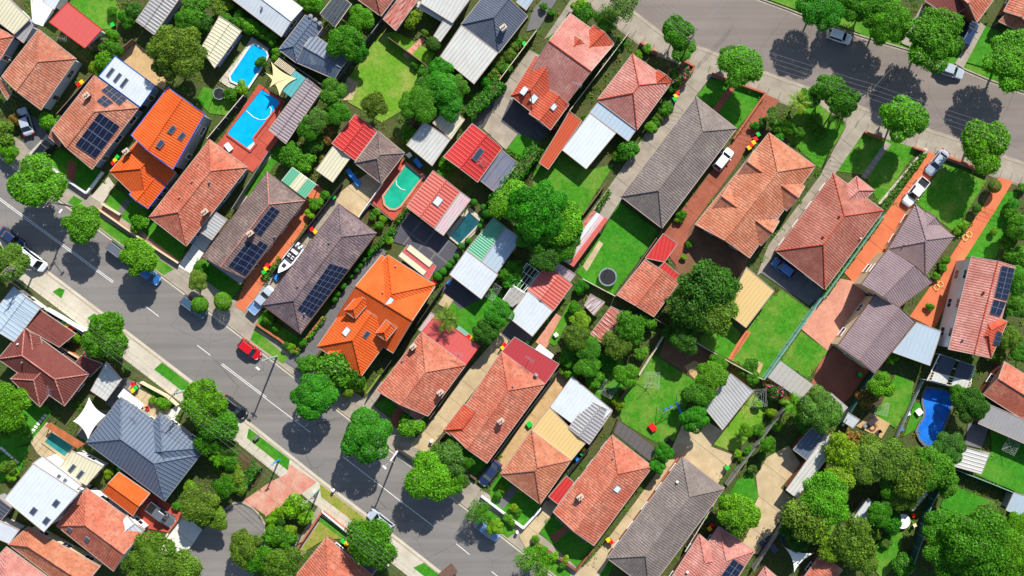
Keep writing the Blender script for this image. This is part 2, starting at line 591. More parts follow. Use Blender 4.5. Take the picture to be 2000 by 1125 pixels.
def water_mat(name, c1, c2, s=0.8, rough=0.08):
    m, nt, b = new_mat(name)
    P = worldpos(nt)
    n = noise(nt, P, s, 3.0)
    nt.links.new(mixc(nt, ramp(nt, n, 0.3, 0.7), c1, c2), b.inputs["Base Color"])
    b.inputs["Roughness"].default_value = rough
    b.inputs["IOR"].default_value = 1.33
    bp = N(nt, "ShaderNodeBump")
    bp.inputs["Strength"].default_value = 0.15
    bp.inputs["Distance"].default_value = 0.05
    nt.links.new(noise(nt, P, 3.0, 2.0), bp.inputs["Height"])
    nt.links.new(bp.outputs[0], b.inputs["Normal"])


water_mat("water_blue", S(0, 156, 226), S(16, 172, 236))
water_mat("water_green", S(24, 150, 118), S(40, 172, 140))
water_mat("water_teal", S(36, 118, 118), S(52, 136, 128))
water_mat("water_dark", S(26, 70, 80), S(36, 92, 100))
water_mat("pool_cover", S(20, 92, 190), S(36, 124, 220), 0.5, 0.4)
MT = MATS

# ------------------------------------------------------------------ labels: which one it is, told by its neighbours
NICKS = []       # (phrase, x, y) of things one can find in the picture
USED = {}


def near(x, y, n=8):
    return [k for d, k in sorted(((nx - x) ** 2 + (ny - y) ** 2, nk) for nk, nx, ny in NICKS)[:n]]


def where(look, p, skip=None):
    """a label for the thing called look at point p that no other thing carries"""
    nn = [k for k in near(p.x, p.y) if k != skip]
    cands = ["%s beside %s" % (look, nn[0])]
    for i in range(0, 4):
        for j in range(i + 1, 6):
            cands.append("%s between %s and %s" % (look, nn[i], nn[j]))
    for lab in cands:
        if lab not in USED and len(lab.split()) <= 16:
            USED[lab] = 1
            return lab
    for i in range(4):
        for adj in ("closest to", "just behind", "next along from", "a little apart from"):
            lab = "%s %s %s" % (look, adj, nn[i])
            if lab not in USED and len(lab.split()) <= 16:
                USED[lab] = 1
                return lab
    return cands[0]


# ------------------------------------------------------------------ buildings
class Building:
    def __init__(s, name, label, cat, nick, wall, blocks, trim='trim_stone', z=2.9, pitch=23, windows=True, posts=False, group=None):
        s.faces = []          # (polygon, roof object)
        s.roofs = []
        allp = []
        defs = []
        for b in blocks:
            b = dict(zip(('kind', 'mat', 'q'), b[:3]), **(b[3] if len(b) > 3 else {}))
            b['z'] = b.get('z', z)
            b['pitch'] = b.get('pitch', pitch)
            b['c'] = pts(b['q'], b['z'])
            allp += b['c']
            defs.append(b)
        cx = sum(p.x for p in allp) / len(allp)
        cy = sum(p.y for p in allp) / len(allp)
        s.o = Vector((cx, cy, 0.1))
        s.root = obj(name, None, None, s.o)
        tag(s.root, label, cat, group)
        USED[label] = 1
        if nick:
            NICKS.append((nick, cx, cy))
        s.trim = trim
        s.wallm = MT[wall]
        wallpolys = []
        for b in defs:
            OCC.append([(p.x, p.y) for p in b['c']])
            s.roof_block(b)
        for b in defs:
            if b.get('nowall'):
                if b.get('posts'):
                    s.add_posts(b)
                continue
            wallpolys.append((s.inset(b['c'], b.get('inset', 0.4)), b))
        for i, (wp, b) in enumerate(wallpolys):
            if posts:
                s.add_posts(b)
            else:
                s.wall(wp, b, [w for j, (w, _) in enumerate(wallpolys) if j != i], windows and b.get('win', True))

    @staticmethod
    def inset(c, d):
        n = len(c)
        area = sum(c[i].x * c[(i + 1) % n].y - c[(i + 1) % n].x * c[i].y for i in range(n))
        if area < 0:
            c = list(reversed(c))
        out = []
        for i in range(n):
            p, a, b = c[i], c[i - 1], c[(i + 1) % n]
            e1 = (p - a); e2 = (b - p)
            e1.z = e2.z = 0
            e1.normalize(); e2.normalize()
            n1 = Vector((-e1.y, e1.x, 0)); n2 = Vector((-e2.y, e2.x, 0))
            k = n1 + n2
            k = k / max(0.3, k.length_squared / 2)
            out.append(p + k * d)
        return out

    def roof_block(s, b):
        c = [p - s.o for p in b['c']]
        z = b['z'] - s.o.z
        kind = b['kind']
        mb = MB()
        mats = [MT[b['mat']], s.wallm]
        caps = []
        eaves = []
        rakes = []
        up = (0, 0, 1)
        if kind[0] in 'HG':
            e0, e1 = kind[0], kind[1]
            m0, m1 = (c[0] + c[1]) / 2, (c[2] + c[3]) / 2
            L = (m1 - m0).length
            a = (m1 - m0).normalized()
            hw = ((c[0] - c[1]).length + (c[2] - c[3]).length) / 4
            rise = hw * math.tan(math.radians(b['pitch']))
            i0 = hw if e0 == 'H' else 0.0
            i1 = hw if e1 == 'H' else 0.0
            if i0 + i1 > L - 0.05:
                k = (L - 0.05) / (i0 + i1)
                rise *= min(1.0, k * 1.05)
                i0 *= k; i1 *= k
            r0 = m0 + a * i0 + Vector((0, 0, rise))
            r1 = m1 - a * i1 + Vector((0, 0, rise))
            slopes = [[c[1], c[2], r1, r0], [c[3], c[0], r0, r1]]
            caps.append((r0, r1))
            eaves += [(c[1], c[2]), (c[3], c[0])]
            for e, ca, cb, r in ((e0, c[0], c[1], r0), (e1, c[2], c[3], r1)):
                if e == 'H':
                    slopes.append([ca, cb, r])
                    caps += [(ca, r), (cb, r)]
                    eaves.append((ca, cb))
                else:
                    rakes += [(ca, r), (cb, r)]
                    mb.poly([ca - a * (0.02 if r is r0 else -0.02), cb - a * (0.02 if r is r0 else -0.02), r], 1)
            for f in slopes:
                mb.poly(f, 0, up)
                s.faces.append([p + s.o for p in f])
            mb.poly([p - Vector((0, 0, 0.03)) for p in c], 1, (0, 0, -1))
        else:                                  # single slope, rising from edge c0-c1 to edge c2-c3
            dz = b.get('rise', 0.35)
            up_ = [c[0], c[1], c[2] + Vector((0, 0, dz)), c[3] + Vector((0, 0, dz))]
            mb.poly(up_, 0, up)
            s.faces.append([p + s.o for p in up_])
            lo = [p - Vector((0, 0, 0.14)) for p in up_]
            mb.poly(lo, 0, (0, 0, -1))
            for i in range(4):
                mb.poly([lo[i], lo[(i + 1) % 4], up_[(i + 1) % 4], up_[i]], 0)
            rakes += [(up_[i], up_[(i + 1) % 4]) for i in range(4)]
        me = mb.mesh("roof", mats)
        # UV in metres: u along the eave, v up the slope
        uvl = me.uv_layers.new(name="UVMap").data
        for p in me.polygons:
            n = p.normal
            if kind[0] == 'S':
                d = (c[1] - c[0]); d.z = 0
                ux = d.normalized()
                vx = n.cross(ux).normalized() if abs(n.z) > 0.3 else Vector((0, 0, 1))
            else:
                h = Vector((n.x, n.y, 0))
                if h.length < 1e-4:
                    h = Vector((0, 1, 0))
                h.normalize()
                ux = Vector((-h.y, h.x, 0))
                vx = n.cross(ux).normalized()
            if b.get('turn'):
                ux, vx = vx, ux
            for li in p.loop_indices:
                co = me.vertices[me.loops[li].vertex_index].co
                uvl[li].uv = (co.dot(ux), co.dot(vx))
        r = obj(b.get('name', 'roof'), me, s.root)
        s.roofs.append((r, s.faces[-1], len(s.faces)))
        b['obj'] = r
        s.lastroof = r
        if caps and not b.get('nocap'):
            cm = MB()
            for p, q in caps:
                cm.tube(p + Vector((0, 0, .02)), q + Vector((0, 0, .02)), b.get('cap', 0.11), n=6)
            capm = MT[b.get('capmat', b['mat'])]
            me2 = cm.mesh("ridge_cap", [capm])
            l2 = me2.uv_layers.new(name="UVMap").data
            for p in me2.polygons:
                for li in p.loop_indices:
                    co = me2.vertices[me2.loops[li].vertex_index].co
                    l2[li].uv = (co.x * 0.7 + co.y * 0.7, co.x - co.y)
            obj("ridge_cap", me2, r)
        gm = MB()
        for p, q in eaves:
            gm.bar(p + Vector((0, 0, 0.03)), q + Vector((0, 0, 0.03)), 0.10, 0.18)
        for p, q in rakes:
            gm.bar(p + Vector((0, 0, 0.05)), q + Vector((0, 0, 0.05)), 0.09, 0.2)
        gm.build("gutter", [MT[b.get('trim', s.trim)]], r)

    def wall(s, wp, b, others, windows):
        z1 = b['z'] - 0.05
        base = [Vector((p.x, p.y, 0.05)) - s.o for p in wp]
        top = [Vector((p.x, p.y, z1)) - s.o for p in wp]
        mb = MB()
        mb.hexa(base, top)
        w = mb.build("wall", [MT[b['wall']] if 'wall' in b else s.wallm], s.root)
        if not windows:
            return
        n = len(wp)
        done_door = False
        for i in range(n):
            p, q = wp[i], wp[(i + 1) % n]
            d = q - p; d.z = 0
            L = d.length
            if L < 2.4:
                continue
            d.normalize()
            out = Vector((d.y, -d.x, 0))
            k = max(1, int(L / 3.6))
            ang = math.atan2(d.y, d.x)
            for j in range(k):
                t = (j + 0.5) / k * L
                pos = p + d * t
                probe = pos + out * 0.4
                if any(inside(probe, o) for o in others):
                    continue
                if not done_door and i == 1 and j == 0 and b['z'] > 2.6:
                    done_door = True
                    dd = obj("door", DOOR_ME, s.root, Vector((pos.x, pos.y, 0.12)) + out * 0.02 - s.o, (0, 0, ang))
                    obj("handle", HANDLE_ME, dd)
                    continue
                for zz in ((1.55, 4.4) if b['z'] > 5 else (1.55,)):
                    wo_ = obj("window", WIN_ME, w, Vector((pos.x, pos.y, zz)) + out * 0.02 - s.o, (0, 0, ang))

    def add_posts(s, b):
        for p in Building.inset(b['c'], 0.25):
            mb = MB()
            mb.box(-.06, .06, -.06, .06, 0, b['z'] - 0.2)
            mb.build("post", [MT['trim_grey']], s.root, loc=Vector((p.x, p.y, 0.1)) - s.o)

    def hit(s, px, py):
        """where the line of sight through a photograph pixel meets this roof: point, normal, roof"""
        a = Vector((0, 0, H))
        d = W(px, py, 0) - a
        best = None
        k0 = 0
        for f in s.faces:
            n = (f[1] - f[0]).cross(f[2] - f[0]).normalized()
            if n.z < 0:
                n = -n
            den = n.dot(d)
            if abs(den) < 1e-6:
                continue
            t = n.dot(f[0] - a) / den
            p = a + d * t
            if inside(p, f) and (best is None or t < best[0]):
                best = (t, p, n)
        if best is None:
            p = W(px, py, 3.2)
            return p, Vector((0, 0, 1)), s.roofs[0][0]
        # the roof mesh that owns it: nearest by face order
        idx = 0
        p = best[1]
        for r, f, cnt in s.roofs:
            idx = r
            break
        bestd = 1e9
        j = 0
        for r, f, cnt in s.roofs:
            while j < cnt:
                g = s.faces[j]
                n = (g[1] - g[0]).cross(g[2] - g[0]).normalized()
                dd = abs(n.dot(p - g[0]))
                if inside(p, g) and dd < bestd:
                    bestd = dd; idx = r
                j += 1
        return best[1], best[2], idx

    def frame(s, n, ax):
        """orthonormal frame on a roof slope; ax: wanted direction of x in plan"""
        x = Vector((ax[0], ax[1], 0))
        x = (x - n * x.dot(n)).normalized()
        y = n.cross(x)
        return x, y

    def chimney(s, px, py, w=0.9, l=0.6, h=1.1, mat='wall_brick'):
        p, n, r = s.hit(px, py)
        # the pixel shows the top of the stack
        q = W(px, py, p.z + h * 0.8)
        mb = MB()
        zb = p.z - 0.6
        mb.box(-w / 2, w / 2, -l / 2, l / 2, zb - s.o.z, p.z + h - s.o.z)
        mb.box(-w / 2 - .08, w / 2 + .08, -l / 2 - .08, l / 2 + .08, p.z + h - s.o.z, p.z + h + .12 - s.o.z, 1)
        o = mb.build("chimney", [MT[mat], MT['concrete_pale']], r, loc=(q.x - s.o.x, q.y - s.o.y, 0), rot=(0, 0, 0.66))
        for dx in (-.22, .22):
            t = MB()
            t.tube((dx, 0, p.z + h + .1 - s.o.z), (dx, 0, p.z + h + .42 - s.o.z), .12, .1, 8)
            t.build("chimney_pot", [MT['t_coral']], o)
        return s

    def skylight(s, px, py, w=0.9, l=1.2, mat='skylight', ax=(0.62, 0.785)):
        p, n, r = s.hit(px, py)
        x, y = s.frame(n, ax)
        mb = MB()
        for (aw, al, z0, z1, mi) in ((w / 2 + .09, l / 2 + .09, -.02, .12, 0), (w / 2, l / 2, .121, .14, 1)):
            b = [p + x * (sx * al) + y * (sy * aw) + n * z0 - s.o for sx, sy in ((-1, -1), (1, -1), (1, 1), (-1, 1))]
            t = [q + n * (z1 - z0) for q in b]
            mb.hexa(b, t, mi)
        mb.build("skylight", [MT['trim_grey'], MT[mat]], r)
        return s

    def vent(s, px, py, r_=0.17, h=0.45, mat='steel'):
        p, n, r = s.hit(px, py)
        mb = MB()
        q = p - s.o
        mb.tube(q - Vector((0, 0, .2)), q + Vector((0, 0, h * .6)), r_ * .6, n=8)
        mb.tube(q + Vector((0, 0, h * .6)), q + Vector((0, 0, h)), r_, r_ * .55, 8)
        mb.build("roof_vent", [MT[mat]], r, smooth=False)
        return s

    def antenna(s, px, py, h=1.6):
        p, n, r = s.hit(px, py)
        q = p - s.o
        mb = MB()
        mb.tube(q - Vector((0, 0, .1)), q + Vector((0, 0, h)), .03, n=5)
        a = rng.uniform(0, 3.1)
        dx, dy = math.cos(a), math.sin(a)
        c = q + Vector((0, 0, h))
        mb.tube(c - Vector((dx, dy, 0)) * .8, c + Vector((dx, dy, 0)) * .8, .025, n=4)
        for k in range(6):
            m = c + Vector((dx, dy, 0)) * (-.7 + .28 * k)
            l = .5 - .05 * k
            mb.tube(m - Vector((-dy, dx, 0)) * l, m + Vector((-dy, dx, 0)) * l, .02, n=4)
        mb.build("antenna", [MT['steel']], r)
        return s

    def dish(s, px, py):
        p, n, r = s.hit(px, py)
        q = p - s.o
        mb = MB()
        mb.tube(q, q + Vector((0, 0, .5)), .03, n=5)
        c = q + Vector((0, 0, .5))
        d = Vector((.5, .6, .62)).normalized()
        x = d.orthogonal().normalized(); y = d.cross(x)
        ring = [c + d * .12 + (x * math.cos(a) + y * math.sin(a)) * .36 for a in [k * math.pi / 5 for k in range(10)]]
        for k in range(10):
            mb.poly([c, ring[k], ring[(k + 1) % 10]])
        mb.tube(c, c + d * .4, .02, n=4)
        mb.build("satellite_dish", [MT['trim_grey']], r)
        return s

    def solar(s, q, nx, ny):
        """array of panels; q: its four corners in the photograph, nx along the first edge"""
        P = [tuple(map(float, t.split(','))) for t in q.split()]
        cpx = sum(p[0] for p in P) / 4; cpy = sum(p[1] for p in P) / 4
        p0, n, r = s.hit(cpx, cpy)
        a = Vector((0, 0, H))

        def onplane(px, py):
            d = W(px, py, 0) - a
            t = n.dot(p0 - a) / n.dot(d)
            return a + d * t
        A, B, C, D = [onplane(*p) for p in P]
        for i in range(nx):
            for j in range(ny):
                def q_(u, v):
                    return (A * (1 - u) + B * u) * (1 - v) + (D * (1 - u) + C * u) * v - s.o
                g = 0.015
                u0, u1, v0, v1 = (i + g) / nx, (i + 1 - g) / nx, (j + g) / ny, (j + 1 - g) / ny
                loop = [q_(u0, v0), q_(u1, v0), q_(u1, v1), q_(u0, v1)]
                cen = sum(loop, Vector((0, 0, 0))) / 4
                mb = MB()
                nn = (loop[1] - loop[0]).cross(loop[2] - loop[0])
                if nn.dot(n) < 0:
                    loop.reverse()
                mb.hexa([x + n * .1 for x in loop], [x + n * .15 for x in loop], 0)
                inn = [cen + (x - cen) * .95 for x in loop]
                mid = lambda k, t: inn[k] * (1 - t) + inn[(k + 1) % 4] * t
                # two half fields of cells, each a dark face set on the light frame
                for t0, t1 in ((0.0, .494), (.506, 1.0)):
                    ff = [inn[0] * (1 - t0) + inn[1] * t0, inn[0] * (1 - t1) + inn[1] * t1, inn[3] * (1 - t1) + inn[2] * t1, inn[3] * (1 - t0) + inn[2] * t0]
                    mb.poly([x + n * .156 for x in ff], 1, n)
                mb.build("solar_panel", [MT['solar_frame'], MT['solar']], r)
        return s


def inside(p, poly):
    c = False
    n = len(poly)
    for i in range(n):
        a, b = poly[i], poly[i - 1]
        if (a.y > p.y) != (b.y > p.y) and p.x < (b.x - a.x) * (p.y - a.y) / (b.y - a.y) + a.x:
            c = not c
    return c


def _win():
    m = MB()
    m.box(-.75, .75, -.06, .03, -.62, .62, 0)
    m.box(-.82, .82, -.14, .03, -.70, -.6201, 0)
    for x0, x1 in ((-.67, -.03), (.03, .67)):
        m.box(x0, x1, -.075, -.061, -.54, .54, 1)
    return m.mesh("window", [MT['trim_white'], MT['window_glass']])


def _door():
    m = MB()
    m.box(-.5, .5, -.05, .03, 0, 2.1, 0)
    for z0, z1 in ((.2, .9), (1.0, 1.85)):
        m.box(-.34, .34, -.07, -.051, z0, z1, 1)
    return m.mesh("door", [MT['trim_white'], MT['trim_brown']])


def _handle():
    m = MB()
    m.box(.36, .42, -.14, -.07, .95, 1.1)
    return m.mesh("handle", [MT['steel']])


WIN_ME, DOOR_ME, HANDLE_ME = _win(), _door(), _handle()

# ------------------------------------------------------------------ ground sheets
LAYER = [0]
GZ = 0.10


def poly_clip(poly, p, n):
    """keep the part of a polygon where (x-p).n >= 0"""
    out = []
    for i in range(len(poly)):
        a, b = poly[i], poly[(i + 1) % len(poly)]
        da, db = (a - p).dot(n), (b - p).dot(n)
        if da >= 0:
            out.append(a)
        if da * db < 0:
            out.append(a + (b - a) * (da / (da - db)))
    return out


OCC = []


def sheet(name, P, mat, z):
    if mat not in ('garden', 'soil') and len(P) < 40:
        OCC.append([(p.x, p.y) for p in P])
    m = MB()
    m.poly([Vector((p.x, p.y, 0)) for p in P], 0, (0, 0, 1))
    o = m.build(name, [MT[mat]], loc=(0, 0, z))
    o["kind"] = "structure"
    return o


def patch(name, s, mat, z=None):
    LAYER[0] += 1
    return sheet(name, pts(s, GZ), mat, z if z is not None else GZ + 0.004 + 0.0009 * LAYER[0])


U2 = Vector((0.62, 0.785, 0))
V2 = Vector((0.785, -0.62, 0))


def slabs(name, s, mat, size=3.0, axis=U2, size2=None, gap=0.05, thick=0.035, jmat='joint'):
    """a paved surface of separate slabs with recessed joints"""
    LAYER[0] += 1
    z = GZ + 0.004 + 0.0009 * LAYER[0]
    P = [Vector((p.x, p.y, 0)) for p in pts(s, GZ)]
    base = sheet(name, P, jmat, z)
    axis = axis.normalized()
    ax2 = Vector((-axis.y, axis.x, 0))

    def cut(polys, a, sz):
        res = []
        for q in polys:
            t = [v.dot(a) for v in q]
            lo, hi = min(t), max(t)
            n = max(1, int(round((hi - lo) / sz)))
            st = (hi - lo) / n
            for k in range(n):
                c = poly_clip(q, a * (lo + k * st + gap / 2), a)
                if len(c) > 2:
                    c = poly_clip(c, a * (lo + (k + 1) * st - gap / 2), -a)
                if len(c) > 2:
                    res.append(c)
        return res
    ps = cut([P], axis, size)
    if size2:
        ps = cut(ps, ax2, size2)
    for q in ps:
        area = abs(sum(q[i].x * q[(i + 1) % len(q)].y - q[(i + 1) % len(q)].x * q[i].y for i in range(len(q)))) / 2
        if area < 0.15:
            continue
        m = MB()
        if sum(q[i].x * q[(i + 1) % len(q)].y - q[(i + 1) % len(q)].x * q[i].y for i in range(len(q))) < 0:
            q = list(reversed(q))
        dz = rng.uniform(-.003, .003)
        m.hexa(q, [v + Vector((0, 0, thick + dz)) for v in q])
        o = m.build("slab", [MT[mat]], base)
    return base


# ------------------------------------------------------------------ fences, walls
def fence(s, mat, label_look, h=1.8, t=0.07, panel=2.4, name="fence", cat="fence", cap=None, posts=True):
    P = pts(s, GZ + h * 0.5)
    P = [Vector((p.x, p.y, GZ)) for p in P]
    o0 = P[0].copy()
    root = obj(name, None, None, o0)
    mid = (P[0] + P[-1]) / 2
    tag(root, where(label_look, mid), cat)
    for a, b in zip(P, P[1:]):
        L = (b - a).length
        n = max(1, int(round(L / panel)))
        d = (b - a).normalized()
        ang = math.atan2(d.y, d.x)
        st = L / n
        m = MB()
        m.box(0.02, st - 0.02, -t / 2, t / 2, 0.03, h, 0)
        m.box(0, st, -t / 2 - .02, t / 2 + .02, h - .002, h + .05, 1)
        if t < 0.1:
            m.box(0, st, -t / 2 - .05, -t / 2 + .001, .4, .5, 0)
            m.box(0, st, -t / 2 - .05, -t / 2 + .001, h - .4, h - .3, 0)
        me = m.mesh("panel", [MT[mat], MT[cap or mat]])
        pm = MB()
        pm.box(-.06, .06, -t / 2 - .03, t / 2 + .03, 0, h + .08)
        pme = pm.mesh("post", [MT[cap or mat]])
        for k in range(n):
            obj("panel", me, root, a + d * (st * k) - o0, (0, 0, ang))
            if posts:
                obj("post", pme, root, a + d * (st * k) - o0, (0, 0, ang))
        if posts:
            obj("post", pme, root, b - o0, (0, 0, ang))
    return root


# ------------------------------------------------------------------ foliage
def leaf_mesh(name, P, Nn, size, rnd, mat, aspect=0.62, seed=0):
    """one quad per leaf spray: centres P (n,3), normals Nn, sizes"""
    r = np.random.RandomState(seed)
    n = len(P)
    t = r.normal(size=(n, 3))
    Nn = Nn / np.linalg.norm(Nn, axis=1, keepdims=True)
    x = np.cross(Nn, t)
    x /= np.linalg.norm(x, axis=1, keepdims=True) + 1e-9
    y = np.cross(Nn, x)
    sx = (size)[:, None]
    sy = (size * aspect)[:, None]
    # a leaf spray: four corners, pulled to a point at one end and bent a little
    v = np.empty((n, 4, 3))
    v[:, 0] = P - x * sx
    v[:, 1] = P - y * sy * 0.9 + Nn * sx * 0.12
    v[:, 2] = P + x * sx
    v[:, 3] = P + y * sy * 0.9 + Nn * sx * 0.12
    me = bpy.data.meshes.new(name)
    me.vertices.add(n * 4)
    me.vertices.foreach_set("co", v.reshape(-1))
    me.loops.add(n * 4)
    me.loops.foreach_set("vertex_index", np.arange(n * 4))
    me.polygons.add(n)
    me.polygons.foreach_set("loop_start", np.arange(n) * 4)
    me.materials.append(MT[mat])
    at = me.attributes.new("rnd", 'FLOAT', 'FACE')
    at.data.foreach_set("value", rnd.astype(np.float32))
    me.update()
    me.validate()
    return me


def crown_mesh(name, seed, n, nl, lr, leaf, squash=0.75, mat='leaf', tidy=0.12, hollow=0.0, core=True):
    r = np.random.RandomState(seed)
    # lobes of the crown, unit radius overall
    C, R = [], []
    for k in range(nl):
        a = 2 * math.pi * (k + r.uniform(-.3, .3)) * 0.381966 * 1.0
        rad = math.sqrt((k + 0.5) / nl) * (1 - lr * 0.8)
        rr = lr * r.uniform(0.75, 1.2)
        C.append((rad * math.cos(a) * r.uniform(.85, 1.1), rad * math.sin(a) * r.uniform(.85, 1.1), squash * (math.sqrt(max(0, 1 - rad * rad)) - .45) * r.uniform(.6, 1.05)))
        R.append(rr)
    C = np.array(C); R = np.array(R)
    pr = R ** 2 / (R ** 2).sum()
    k = r.choice(nl, size=n * 2, p=pr)
    d = r.normal(size=(n * 2, 3))
    d[:, 2] = np.where(d[:, 2] < -0.2, -d[:, 2] * r.uniform(-.3, 1, n * 2), d[:, 2])
    d /= np.linalg.norm(d, axis=1, keepdims=True)
    rad = R[k] * (1 + r.normal(size=n * 2) * tidy - hollow * r.rand(n * 2))
    P = C[k] + d * rad[:, None] * np.array([1, 1, squash])
    # drop most of what is buried inside another lobe
    dist = np.linalg.norm((P[:, None, :] - C[None]) / np.array([1, 1, squash]), axis=2) / R[None]
    dist[np.arange(len(k)), k] = 9
    keep = (dist.min(axis=1) > 0.8) | (r.rand(len(k)) < 0.15)
    idx = np.where(keep)[0][:n]
    P, d = P[idx], d[idx]
    nn = d * 0.8 + r.normal(size=d.shape) * 0.45 + np.array([0.1, .25, .5])
    clump = 0.5 + 0.5 * np.sin(P[:, 0] * 9 + seed) * np.sin(P[:, 1] * 9 + seed * 2) * np.sin(P[:, 2] * 8)
    rnd = np.clip(r.rand(len(P)) * 0.75 + clump * 0.3 - 0.05 + (k[idx] % 3 - 1) * 0.08, 0, 1)
    return leaf_mesh(name, P, nn, leaf * r.uniform(.6, 1.35, len(P)), rnd, mat, seed=seed)


def trunk_mesh(name, seed, limbs=5, mat='bark'):
    """unit-height trunk that forks into tapering limbs; z 0..1 is the ground to the crown's middle"""
    r = random.Random(seed)
    m = MB()
    f = Vector((r.uniform(-.04, .04), r.uniform(-.04, .04), .45))
    m.tube((0, 0, -.03), f, .055, .04, 7)
    for k in range(limbs):
        a = 2 * math.pi * (k + r.uniform(-.3, .3)) / limbs
        e = Vector((math.cos(a) * r.uniform(.25, .5), math.sin(a) * r.uniform(.25, .5), r.uniform(.85, 1.15)))
        mid = f * .5 + e * .5 + Vector((r.uniform(-.05, .05), r.uniform(-.05, .05), .03))
        m.tube(f, mid, .034, .024, 6)
        m.tube(mid, e, .024, .009, 5)
        e2 = mid + Vector((r.uniform(-.25, .25), r.uniform(-.25, .25), r.uniform(.15, .35)))
        m.tube(mid, e2, .016, .006, 4)
    return m.mesh(name, [MT[mat]])


CROWN = {}
for k in range(5):
    CROWN["street%d" % k] = crown_mesh("crown", 10 + k, 9500, 17, .34, .05)
for k in range(3):
    CROWN["big%d" % k] = crown_mesh("crown", 30 + k, 15000, 28, .28, .036, .8)
for k in range(4):
    CROWN["shrub%d" % k] = crown_mesh("crown", 50 + k, 2600, 9, .43, .09, .85)
for k in range(2):
    CROWN["ball%d" % k] = crown_mesh("crown", 60 + k, 3500, 1, .95, .065, .92, tidy=0.03)
for k in range(2):
    CROWN["dome%d" % k] = crown_mesh("crown", 65 + k, 11000, 24, .32, .043, .8, tidy=.06)
for k in range(3):
    CROWN["sparse%d" % k] = crown_mesh("crown", 70 + k, 3600, 22, .24, .045, .7, tidy=.35)
for k in range(2):
    CROWN["spiky%d" % k] = crown_mesh("crown", 80 + k, 9500, 26, .26, .052, .8, tidy=.28)
CROWN["pink0"] = crown_mesh("crown", 90, 1300, 9, .4, .12, .8, mat='leaf_pink')
CROWN["rust0"] = crown_mesh("crown", 91, 1300, 9, .4, .12, .8, mat='leaf_rust')
TRUNKS = [trunk_mesh("trunk", 3 + k) for k in range(3)]
TRUNK_PALE = trunk_mesh("trunk", 9, 6, 'bark_pale')
LEAFCOL = dict(bright=(.13, .40, .012), deep=(.05, .32, .012), olive=(.15, .28, .035), grey=(.12, .28, .06), dark=(.055, .19, .02), yellow=(.24, .42, .02), mid=(.085, .31, .014), lime=(.20, .46, .014), rusty=(.24, .23, .045))
LOOK = dict(bright='bright green', deep='deep green', olive='olive green', grey='grey green', dark='dark green', yellow='yellow green', mid='mid green', lime='lime green', rusty='rust tinged')


def tree(px, py, r, kind='street', col='bright', hc=None, look=None, name=None, group=None, cat='tree'):
    R0 = r / PPM
    shrubby = kind in ('shrub', 'ball', 'pink', 'rust')
    if hc is None:
        hc = (0.62 * R0 + 0.25) if shrubby else (0.9 * R0 + 1.5)
    R = R0 * (H - hc) / H
    p = W(px, py, hc)
    keys = [k for k in CROWN if k[:-1] == kind]
    ck = keys[rng.randrange(len(keys))]
    nm = name or ('shrub' if shrubby else 'tree')
    root = obj(nm, None, None, (p.x, p.y, GZ))
    adj = {'street': 'spreading', 'big': 'broad', 'shrub': 'leafy', 'ball': 'clipped round', 'dome': 'dense domed', 'sparse': 'thin airy', 'spiky': 'shaggy', 'pink': 'pink flowered', 'rust': 'rusty leaved'}[kind]
    tag(root, where("%s %s %s" % (adj, LOOK[col], look or ('shrub' if shrubby else 'tree')), p), 'shrub' if shrubby else 'tree', group or ('garden shrubs' if shrubby else 'trees in streets and yards'))
    zs = min(1.15, 0.85 + rng.uniform(-.1, .25)) if not shrubby else 1.0
    c = obj("crown", CROWN[ck], root, (0, 0, hc - GZ), (0, 0, rng.uniform(0, 6.28)), (R * rng.uniform(.95, 1.08), R * rng.uniform(.95, 1.08), R * zs))
    b = LEAFCOL[col]
    k = rng.uniform(.88, 1.14)
    c.color = (b[0] * k * rng.uniform(.88, 1.12), b[1] * k, b[2] * k, 1)
    tm = TRUNK_PALE if kind == 'sparse' else TRUNKS[rng.randrange(3)]
    w = 1.0 if not shrubby else 0.8
    obj("trunk", tm, root, (0, 0, 0), (0, 0, rng.uniform(0, 6.28)), (R * w * .95, R * w * .95, max(.3, hc - GZ)))
    return root


